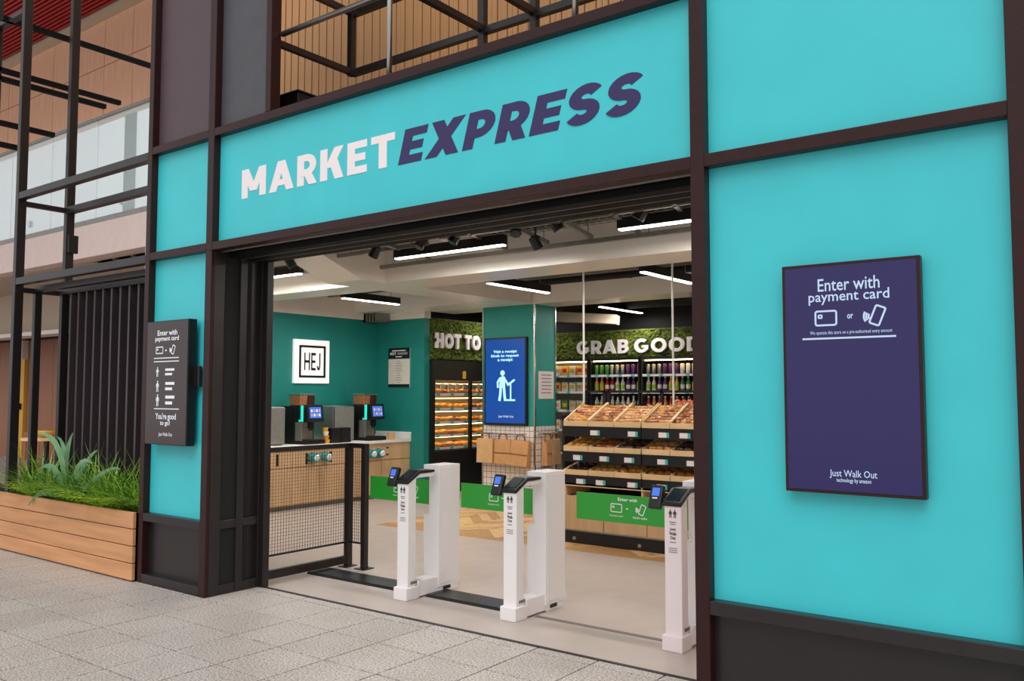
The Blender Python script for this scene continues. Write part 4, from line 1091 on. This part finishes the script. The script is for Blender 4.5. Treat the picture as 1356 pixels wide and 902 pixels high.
for (z, dp, rise, nm) in tiers:
    for (a, b) in mods:
        bx('shelf_fascia', 'black', bd, a, b, BY, BY+.03, z-.115, z-.005, .003)
        MB().prism([(BY+.02, z-.02), (BY+dp, z-.02+rise), (BY+dp, z-.06+rise), (BY+.02, z-.06)], 0, a, b).build('tray_support', 'black_matt', bd)
    for q, (a, b) in enumerate(mods):
        wd = (b-a)/3
        for k in range(3):
            x0 = a+k*wd+.003; x1 = x0+wd-.006
            t = MB()
            t.prism([(BY, z-.005), (BY+dp, z-.005+rise), (BY+dp, z+.005+rise), (BY, z+.005)], 0, x0, x1)
            tr = t.build('tray', 'oak_light', bd)
            MB().prism([(BY-.006, z-.006), (BY+.008, z-.006), (BY+.008, z+.048), (BY-.006, z+.048)], 0, x0, x1).build('tray_front', 'oak_light', tr, .002)
            for xs in (x0, x1-.012):
                MB().prism([(BY+.008, z), (BY+dp, z+rise), (BY+dp, z+rise+(.085 if nm == 'top' else .045)), (BY+.008, z+(.062 if nm == 'top' else .048))], 0, xs, xs+.012).build('tray_side', 'oak_light', tr)
    lab = {'top': (740+48, 740+98, 740+139, 740+167), 'middle': (765, 800, 833, 877, 916), 'bottom': (769, 795, 837, 876)}[nm]
    for u in lab:
        x = on(1, BY, u, 575)[0]
        c = bx('price_label', 'price_tag', bd, x-.055, x+.055, BY-.004, BY, z-.095, z-.045)
        bx('label_end', 'price_teal', c, x+.03, x+.055, BY-.0055, BY-.004, z-.095, z-.045)
    for q, (a, b) in enumerate(mods):
        wd = (b-a)/3
        for k in range(3):
            x0 = a+k*wd; n_ = q*3+k
            lbl = ('first', 'second', 'third', 'fourth', 'fifth', 'sixth')[n_]
            if nm == 'top': km = (('bread_b', 0), ('bread_b', 0), ('bread_b', 1), ('bread_b', 0), ('bread_a', 0), ('bread_b', 0))[n_]; rows, cols = 6, 4
            elif nm == 'middle': km = (('bread_c', 2), ('bread_a', 0), ('choc', 0), ('bread_b', 1), ('choc', 1), ('bread_a', 1))[n_]; rows, cols = 3, 3
            else: km = (('choc', 1), ('bread_b', 3), ('bread_c', 3), ('bread_a', 1), ('bread_a', 1), ('bread_b', 1))[n_]; rows, cols = 3, 3
            for r in range(rows):
                for c in range(cols):
                    f = (r+.6)/rows
                    mm = km[0]
                    if nm == 'top' and n_ != 2: mm = random.choice(('bread_a', 'bread_b', 'bread_c', 'bread_a'))
                    pastry(random.choice((0, 1, 2)) if nm == 'top' else km[1], mm, x0+wd*.5+wd*.80*((c+.5)/cols-.5)+random.uniform(-.008, .008), BY+.03+(dp-.07)*f, z+.004+rise*f+(.012 if nm == 'top' else 0), random.uniform(0, 3.1) if km[1] != 2 else 1.2,
                           'pastry in %s row, %s from left, %s tray of the %s bread tier' % (ORD[r], ORD[c], lbl, nm), 'pastries in the %s %s tray' % (lbl, nm), tilt=math.atan(rise/dp), sc_=.82 if nm == 'top' else 1.05)
# guard rail with wire panels behind the top tier
gr_ = thing('wire_guard', (-2.6, 4.13, 1.36), 'black wire guard standing along the back of the top bread tier', 'wire guard')
gx = [-3.53, -3.30, -3.25, -2.62, -2.17, -1.68]
for x in gx: bx('upright', 'black', gr_, x, x+.035, 4.12, 4.145, 1.36, 1.575)
bx('top_bar', 'black', gr_, -3.53, -1.655, 4.12, 4.145, 1.555, 1.58)
bx('bottom_bar', 'black', gr_, -3.53, -1.655, 4.12, 4.145, 1.355, 1.375)
m1 = MB()
for i in range(60): x = -3.5+i*.0305; m1.box(x-.0012, x+.0012, 4.131, 4.134, 1.375, 1.555)
for z in (1.42, 1.465, 1.51): m1.box(-3.5, -1.67, 4.131, 4.134, z-.0012, z+.0012)
tag(m1.build('wire_mesh', 'black', gr_), kind='stuff')
for x, lb in ((-3.527, 'left white suspension rod from ceiling to bread display'), (-2.455, 'right white suspension rod from ceiling to bread display')):
    o = thing('support_rod', (x, 4.10, 1.38), lb, 'rod', 'suspension rods of the bread display')
    MB().cyl((x, 4.10, 1.375), (x, 4.10, 3.28), .011, n=10).build('rod', 'white', o)
    MB().cyl((x, 4.10, 3.25), (x, 4.10, 3.28), .03, n=10).build('ceiling_cap', 'white', o)

# ================================================================== grab wall and shelving behind
gw = thing('moss_sign', (-3.6, 8.1, 2.1), 'green moss sign reading GRAB GOODNESS above the rear shelving', 'sign')
gx0, gx1, gz0, gz1 = -6.72, -.4, 2.10, 2.56
bx('backing', 'black_matt', gw, gx0, gx1, 8.10, 8.14, gz0-.01, gz1)
tag(moss_panel('moss', lambda s, t: (gx0+(gx1-gx0)*s, 8.10, gz0+(gz1-gz0)*t), 190, 18, (0, -1, 0), '').build('moss', 'moss', gw), kind='stuff')
xg0 = on(1, 8.03, 764, 460)[0]; xg1 = on(1, 8.03, 832, 460)[0]
zg0 = on(1, 8.03, 790, 469)[2]; zg1 = on(1, 8.03, 790, 451)[2]
sign_letters('GRAB', xg0, xg1, zg0, zg1, planeY(8.05), 'sign_white', gw, t=.23, gap=.13, thick=.03)
xo0 = on(1, 8.03, 840, 460)[0]; xo1 = on(1, 8.03, 918, 460)[0]
sign_letters('GOODNESS', xo0, xo0+(xo1-xo0)*2.08, zg0, zg1, planeY(8.05), 'sign_white', gw, t=.23, gap=.13, thick=.03)
# shelving bays
SHY0, SHY1 = 7.55, 8.05
PROD = {}
PCOL = {'offwhite': 'cream', 'green_pack': 'green', 'apple_red': 'pinkish red', 'steel': 'silver'}
def product(kind, m, x, y, z, label, cat, group):
    key = (kind, m)
    if key not in PROD:
        if kind == 'bottle':
            o = thing('bottle', (0, 0, 0), label, cat, group)
            MB().lathe((0, 0, 0), [(.030, 0), (.033, .01), (.033, .13), (.026, .15), (.013, .18), (.013, .20)], 10).build('body', m, o, smooth=True)
            MB().lathe((0, 0, .20), [(.015, 0), (.015, .022)], 8).build('cap', 'white' if m != 'white' else 'red', o)
            MB().lathe((0, 0, .045), [(.0338, 0), (.0338, .06)], 10).build('wrapper', 'offwhite' if m in ('red', 'purple', 'green_pack') else 'apple_green', o)
        elif kind == 'can':
            o = thing('drink_can', (0, 0, 0), label, cat, group)
            MB().lathe((0, 0, 0), [(.026, 0), (.032, .008), (.032, .145), (.026, .155)], 10).build('body', m, o, smooth=True)
            MB().lathe((0, 0, .155), [(.026, 0), (.026, .003)], 10).build('lid', 'chrome', o)
        else:
            o = thing('food_packet', (0, 0, 0), label, cat, group)
            MB().box(-.055, .055, -.03, .03, 0, .15).build('packet', m, o, .006)
            MB().box(-.04, .04, -.032, -.030, .05, .11).build('print_panel', 'yellow' if m != 'yellow' else 'red', o)
        PROD[key] = o
    else:
        o = copy_tree(PROD[key]); tag(o, label, cat, group)
    o.location = (x, y, z)
    return o
bays = ((-6.75, -5.62, 'left'), (-5.60, -4.72, 'second'), (-4.70, -3.82, 'third'), (-3.80, -2.92, 'right'))
lvls = (.25, .62, .98, 1.285, 1.575, 1.83)
lname = ('lowest', 'second lowest', 'third', 'fourth', 'fifth', 'top')
for bi, (a, b, nm) in enumerate(bays):
    u = thing('shelf_unit', ((a+b)/2, 7.8, 0), 'black rear shelf bay, %s of four under the moss wall' % nm, 'shelf', 'rear shelf bays')
    for x in (a, b-.03): bx('upright', 'black', u, x, x+.03, SHY0, SHY1, 0, 2.09)
    bx('back_panel', 'black_matt' if bi else 'offwhite', u, a, b, SHY1, SHY1+.02, 0, 2.09)
    bx('canopy', 'black', u, a, b, SHY0-.02, SHY1, 2.05, 2.09)
    bx('led_strip', 'led_warm', u, a+.05, b-.05, SHY0+.03, SHY0+.05, 2.035, 2.05)
    for z in lvls:
        s = bx('shelf', 'black', u, a+.03, b-.03, SHY0, SHY1, z-.02, z)
        bx('price_strip', 'price_tag', s, a+.03, b-.03, SHY0-.006, SHY0, z-.03, z+.005)
        for k in range(4): bx('price_chip', 'price_teal', s, a+.1+k*.21, a+.16+k*.21, SHY0-.008, SHY0-.006, z-.028, z+.003)
    for li, z in enumerate(lvls):
        if li < 2: continue
        n_ = int((b-a-.08)/(.085 if bi else .13))
        for k in range(n_):
            x = a+.08+k*(b-a-.14)/(n_-1)
            if bi == 0: kd, mm = 'packet', random.choice(('offwhite', 'yellow', 'offwhite', 'green_pack', 'white'))
            elif li == 3: kd, mm = 'bottle', (('white', 'offwhite') if bi == 1 else ('red', 'apple_red'))[k % 2] if bi < 3 else 'green_pack'
            elif li == 5: kd, mm = 'can', ('white', 'green_pack', 'steel', 'purple')[(k//3+bi) % 4]
            else: kd, mm = 'bottle', ('orange', 'red', 'offwhite', 'purple', 'yellow', 'green_pack')[(k//2+bi*2+li) % 6]
            cat = {'packet': 'packet', 'bottle': 'bottle', 'can': 'can'}[kd]
            product(kd, mm, x, SHY0+.09, z, '%s %s, %s from the left on the %s shelf, %s rear bay' % (PCOL.get(mm, mm), cat, ORD[k], lname[li], nm), cat, '%ss on the %s shelf of the %s rear bay' % (cat, lname[li], nm))
# shelf in front of the rear bays with blue trays and the apple crate
it = thing('island_table', (-3.9, 6.2, 0), 'black island display table between bread display and rear shelves', 'display table')
bx('top', 'black', it, -5.1, -2.9, 5.95, 6.5, 1.24, 1.28, .004)
for x in (-5.08, -2.96): bx('leg', 'black', it, x, x+.04, 6.0, 6.45, 0, 1.24)
bx('back_lip', 'black', it, -5.1, -2.9, 6.49, 6.5, 1.28, 1.34)
for i, x in enumerate((-4.80, -4.58, -4.36, -4.14)):
    t = thing('snack_tray', (x, 6.1, 1.28), ('blue snack tray at the left end of the island table', 'second blue snack tray from the left on the island table', 'third blue snack tray from the left on the island table', 'rightmost blue snack tray on the island table')[i], 'tray', 'blue snack trays')
    MB().box(x-.09, x+.09, 6.0, 6.2, 1.28, 1.335).build('tray', 'blue', t, .01)
    MB().box(x-.07, x+.07, 6.02, 6.18, 1.335, 1.338).build('film', 'white', t)
for i in range(6):
    x = -3.95+i*.085
    tag(MB().lathe((x, 6.08, 1.28), [(.03, 0), (.034, .06), (.03, .075)], 10).build('jar', 'choc' if i % 2 else 'orange'), 'small %s jar, %s from the left in the row beside the apple crate' % ('brown' if i % 2 else 'orange', ORD[i]), 'jar', 'jars beside the apple crate')
ac = thing('apple_crate', (-3.2, 6.12, 1.28), 'wicker crate of red apples on the island table', 'crate')
bx('bottom', 'wicker', ac, -3.46, -2.94, 6.0, 6.3, 1.28, 1.29)
for p in ((-3.46, -2.94, 6.0, 6.012), (-3.46, -2.94, 6.288, 6.3)):
    for k in range(3): bx('slat', 'wicker', ac, p[0], p[1], p[2], p[3], 1.285+k*.045, 1.322+k*.045)
for x in (-3.46, -2.952):
    for k in range(3): bx('slat', 'wicker', ac, x, x+.012, 6.0, 6.3, 1.285+k*.045, 1.322+k*.045)
am = None
for i in range(18):
    r, c = divmod(i, 6)
    x = -3.41+c*.083+random.uniform(-.01, .01); y = 6.06+r*.085; z = 1.40+random.uniform(0, .02)+(.02 if r == 1 else 0)
    gr = c == 5
    o = MB().blob((0, 0, 0), (.042, .042, .038), 8, 6).build('apple', 'apple_green' if gr else 'apple_red', smooth=True); o.location = (x, y, z)
    MB().cyl((0, 0, .034), (.004, 0, .052), .003, n=5).build('stem', 'kraft_dark', o, world=False)
    tag(o, 'green apple at the right end of the %s row in the wicker crate' % ('front', 'middle', 'back')[r] if gr else 'red apple, %s from the left in the %s row of the wicker crate' % (ORD[c], ('front', 'middle', 'back')[r]), 'apple', 'green apples in the crate' if gr else 'red apples in the crate')

# ================================================================== ceiling services
def linear_light(p0, p1, z, lb, power=26):
    p0, p1 = Vector((*p0, z)), Vector((*p1, z)); c = (p0+p1)/2; d = p1-p0; L = d.length
    g = thing('linear_light', c, lb, 'ceiling light', 'linear ceiling lights')
    ax = abs(d.x) > abs(d.y)
    def rot(a, b, w_): return (-L/2+a, L/2-b, -w_, w_) if ax else (-w_, w_, -L/2+a, L/2-b)
    MB().box(*rot(0, 0, .04), .02, .11).build('housing', 'black', g, .003, world=False)
    MB().box(*rot(.01, .01, .028), .008, .02).build('diffuser', 'tube', g, world=False)
    for s in (-.35, .35):
        q = Vector((L*s, 0, 0)) if ax else Vector((0, L*s, 0))
        MB().cyl(q+Vector((0, 0, .11)), q+Vector((0, 0, 3.28-z)), .004, n=5).build('hanger', 'galv', g, world=False)
    ld = bpy.data.lights.new('tube_light', 'AREA'); ld.shape = 'RECTANGLE'; ld.size = L-.05 if ax else .06; ld.size_y = .06 if ax else L-.05
    ld.energy = power; ld.color = (1, .95, .88)
    lo = bpy.data.objects.new('tube_light', ld); COL.objects.link(lo); lo.parent = g; lo.location = (0, 0, .002)
linear_light((-4.68, 2.36), (-3.28, 2.36), 2.90, 'black linear ceiling light in the middle, running along the shop front')
linear_light((-2.075, 2.36), (-.70, 2.36), 2.90, 'black linear ceiling light at the right, running along the shop front')
linear_light((-7.60, 2.48), (-6.31, 2.48), 2.90, 'black linear ceiling light at the left, cut by the door jamb')
linear_light((-7.0, 3.72), (-7.0, 4.76), 2.775, 'linear ceiling light above the coffee counter')
linear_light((-4.60, 3.76), (-4.60, 4.98), 2.79, 'linear ceiling light running back in front of the column')
linear_light((-4.92, 6.75), (-4.92, 8.0), 2.78, 'linear ceiling light at the rear over the shelving', 17)
linear_light((-2.75, 4.0), (-2.75, 5.2), 2.79, 'linear ceiling light above the bread display')
linear_light((-7.0, 6.7), (-7.0, 7.9), 2.90, 'linear ceiling light behind the column before the moss sign', 14)
def spot(u, v, z, lb, drop=None):
    p = on(2, z, u, v); x, y = p[0], p[1]
    g = thing('track_spot', (x, y, z), lb, 'spotlight', 'black ceiling spotlights')
    MB().cyl((0, 0, .04), (.0, 0, 3.28-z), .008, n=6).build('stem', 'black', g, world=False)
    a = random.uniform(0, 6.28)
    d = Vector((math.cos(a)*.5, math.sin(a)*.5, -.8)).normalized()
    MB().cyl(-d*.055, d*.065, .046, .052, 8).build('head', 'black', g, .004, world=False)
    MB().cyl(d*.063, d*.067, .04, .033, 12).build('lens', 'screen_teal', g, world=False)
    MB().box(-.03, .03, -.03, .03, .035, .06).build('yoke', 'black', g, world=False)
for i, (u, v, z) in enumerate(((384, 347, 2.97), (497, 333, 2.97), (558, 321, 3.0), (603, 314, 3.0), (683, 303, 3.0), (709, 321, 2.93), (735, 296, 3.0), (850, 281, 3.0), (602, 344, 3.02), (425, 374, 2.93), (380, 386, 2.95), (584, 405, 2.92), (847, 383, 2.92), (745, 421, 2.74), (787, 421, 2.76), (707, 379, 3.0), (877, 313, 3.0))):
    spot(u, v, z, 'black ceiling spotlight, number %s counting along the ceiling from the door jamb' % i if False else
         ('black spotlight beside the left linear light', 'black spotlight on the strut left of the middle linear light', 'black spotlight above the middle linear light, left one', 'black spotlight above the middle linear light, right one',
          'black spotlight just right of the middle linear light, higher one', 'black spotlight hanging on a short stem right of the middle linear light', 'black spotlight between middle and right linear lights near the shutter', 'black spotlight above the left end of the right linear light',
          'small black fitting under the middle linear light', 'black spotlight left of the haunched beam near the jamb', 'black spotlight hanging furthest left above the teal wall', 'black spotlight above the teal back wall corner', 'black spotlight hanging behind the long beam at right',
          'black spotlight right of the teal column, lower left one', 'black spotlight right of the teal column, lower right one', 'black spotlight at the end of the light before the column', 'grey sensor under the right linear light')[i])
def service(name, m, mbf, lb, cat):
    mb = MB(); mbf(mb); return tag(mb.build(name, m), lb, cat, 'ceiling struts and conduits')
for i, (x0, x1, y, z) in enumerate(((-5.45, -.3, 2.90, 2.94), (-5.45, -4.16, 2.27, 2.99), (-3.86, -.3, 2.12, 2.99), (-8.4, -6.1, 2.60, 3.02), (-5.0, -.3, 4.9, 2.98), (-8.4, -6.1, 4.7, 2.98), (-3.86, -.3, 1.45, 3.06))):
    o = thing('strut_channel', ((x0+x1)/2, y, z), ('long grey strut channel behind the middle linear light', 'short grey strut channel left of the small beam', 'grey strut channel above the middle linear light', 'grey strut channel at the left behind the jamb', 'grey strut channel behind the long beam', 'grey strut channel above the coffee counter', 'grey strut channel nearest the shutter box')[i], 'strut', 'ceiling struts')
    MB().box(x0, x1, y-.02, y+.02, z, z+.04).build('channel', 'galv', o)
    n_ = max(2, int((x1-x0)/1.2))
    for k in range(n_): xx = x0+.2+k*(x1-x0-.4)/(n_-1); MB().cyl((xx, y, z+.04), (xx, y, 3.28), .005, n=5).build('drop_rod', 'galv', o)
for i, x in enumerate((-3.55, -3.05, -2.55, -2.05, -1.5, -1.0, -4.6)):
    o = thing('strut_channel', (x, 2.0, 3.05), 'short grey cross strut %s' % ('behind the right end of the middle linear light', 'right of the middle linear light', 'midway between the two front linear lights', 'left of the right linear light', 'over the right linear light', 'next to the right post', 'over the middle linear light')[i], 'strut', 'ceiling cross struts')
    MB().bar((x+.12, 1.9, 3.01), (x-.16, 2.95, 3.01), .04).build('channel', 'galv', o)
    for f in (.1, .9): MB().cyl((x+.12-.28*f, 1.9+1.05*f, 3.03), (x+.12-.28*f, 1.9+1.05*f, 3.28), .005, n=5).build('drop_rod', 'galv', o)
tr_ = thing('cable_tray', (-2.0, 2.2, 3.06), 'wire basket cable tray above the front linear lights', 'cable tray')
m1 = MB()
for k in range(45): x = -3.8+k*.08; m1.tube([(x, 2.45, 3.13), (x, 2.45, 3.07), (x, 2.70, 3.07), (x, 2.70, 3.13)], .003, 4)
for y, z in ((2.45, 3.13), (2.45, 3.07), (2.53, 3.07), (2.62, 3.07), (2.70, 3.07), (2.70, 3.13)): m1.cyl((-3.85, y, z), (-.35, y, z), .003, n=4)
tag(m1.build('basket', 'galv', tr_), kind='stuff')
for xx in (-3.4, -2.2, -1.0): MB().cyl((xx, 2.57, 3.07), (xx, 2.57, 3.28), .004, n=5).build('drop_rod', 'galv', tr_)
for k, (y, z, m) in enumerate(((2.50, 3.085, 'white'), (2.57, 3.085, 'black'), (2.65, 3.085, 'galv'))):
    tag(MB().tube([(-3.8+i*.35, y+random.uniform(-.015, .015), z) for i in range(11)], .007).build('cable', m), ('white cable lying in the basket cable tray', 'black cable lying in the basket cable tray', 'grey cable lying in the basket cable tray')[k], 'cable')
ac_ = thing('aircon_cassette', (-7.6, 5.2, 2.7), 'grey slatted air outlet hanging at the ceiling over the room corner', 'air outlet')
q = on(2, 2.85, 508, 412)
ac_.location = (q[0], q[1]-.1, 2.72)
for k in range(7): MB().box(-.34+k*.07, -.305+k*.07, -.16, .16, -.06, .2).build('fin', 'galv' if k > 2 else 'black', ac_, world=False)
MB().box(-.36, .17, -.18, .18, .2, .26).build('case', 'galv', ac_, world=False)
MB().box(-.02, .02, -.02, .02, .26, .56).build('hanger', 'galv', ac_, world=False)
for i, (x0, x1, y, z) in enumerate(((-6.5, -.4, 7.0, 3.0), (-6.5, -.4, 7.5, 2.92))):
    tag(MB().cyl((x0, y, z), (x1, y, z), .10 if i else .06, n=14).build('duct', 'ceiling_dark' if i else 'galv', smooth=True), ('thin grey duct at the dark rear ceiling', 'thick dark duct at the rear ceiling')[i], 'duct')

q0, q1 = on(1, 7.3, 738, 424), on(1, 7.6, 818, 434)
tag(MB().bar((q0[0], 7.3, q0[2]+.05), (q1[0], 7.6, q1[2]+.12), .30, .14).build('flat_duct', 'beige_plaster'), 'flat beige duct under the dark rear ceiling right of the column', 'duct')

# pipes and cable ladders in the coffers
run = 0
for x0, x1, y, z, r, m, lb in ((-5.3, -.4, 4.1, 3.05, .03, 'galv', 'grey pipe running along the shop just behind the long beam'), (-5.3, -.4, 5.3, 3.0, .045, 'ceiling_dark', 'dark pipe running along the shop before the column beam'),
                             (-5.3, -.4, 5.55, 3.08, .025, 'galv', 'thin grey pipe running along the shop before the column beam'), (-8.3, -6.2, 3.9, 3.02, .035, 'galv', 'grey pipe over the front of the coffee counter'),
                             (-8.3, -6.2, 4.3, 3.06, .05, 'ceiling_dark', 'dark pipe over the middle of the coffee counter'), (-7.1, -6.2, 1.75, 3.04, .035, 'ceiling_dark', 'dark pipe in the left front ceiling bay nearest the shutter'),
                             (-8.3, -6.2, 2.75, 3.0, .03, 'galv', 'grey pipe behind the left linear light'), (-3.85, -.4, 1.70, 3.10, .03, 'ceiling_dark', 'dark pipe above the front lights nearest the shutter')):
    o = thing('ceiling_pipe', ((x0+x1)/2, y, z), lb, 'pipe', 'ceiling pipes')
    MB().cyl((x0, y, z), (x1, y, z), r, n=10).build('pipe', m, o, smooth=True)
    n_ = max(2, int((x1-x0)/1.1))
    for k in range(n_):
        xx = x0+.15+k*(x1-x0-.3)/(n_-1)
        MB().cyl((xx, y, z+r*.8), (xx, y, 3.28), .005, n=5).build('drop_rod', 'galv', o)
        MB().cyl((xx-.02, y, z), (xx+.02, y, z), r+.006, n=10).build('clip', 'black', o)
for x, y0, y1, z, lb in ((-3.9, 3.7, 5.8, 3.12, 'cable ladder over the aisle left of the bread display'), (-2.0, 3.7, 5.8, 3.12, 'cable ladder over the bread display'), (-6.6, 3.55, 5.25, 3.12, 'cable ladder left of the haunched beam')):
    o = thing('cable_ladder', (x, (y0+y1)/2, z), lb, 'cable ladder', 'cable ladders')
    for sx in (-.11, .11): MB().box(x+sx-.01, x+sx+.01, y0, y1, z, z+.05).build('side_rail', 'galv', o)
    k = y0+.1
    while k < y1: MB().box(x-.10, x+.10, k-.012, k+.012, z+.01, z+.03).build('rung', 'galv', o); k += .2
    for yy in (y0+.2, y1-.2): MB().cyl((x, yy, z+.03), (x, yy, 3.28), .005, n=5).build('drop_rod', 'galv', o)
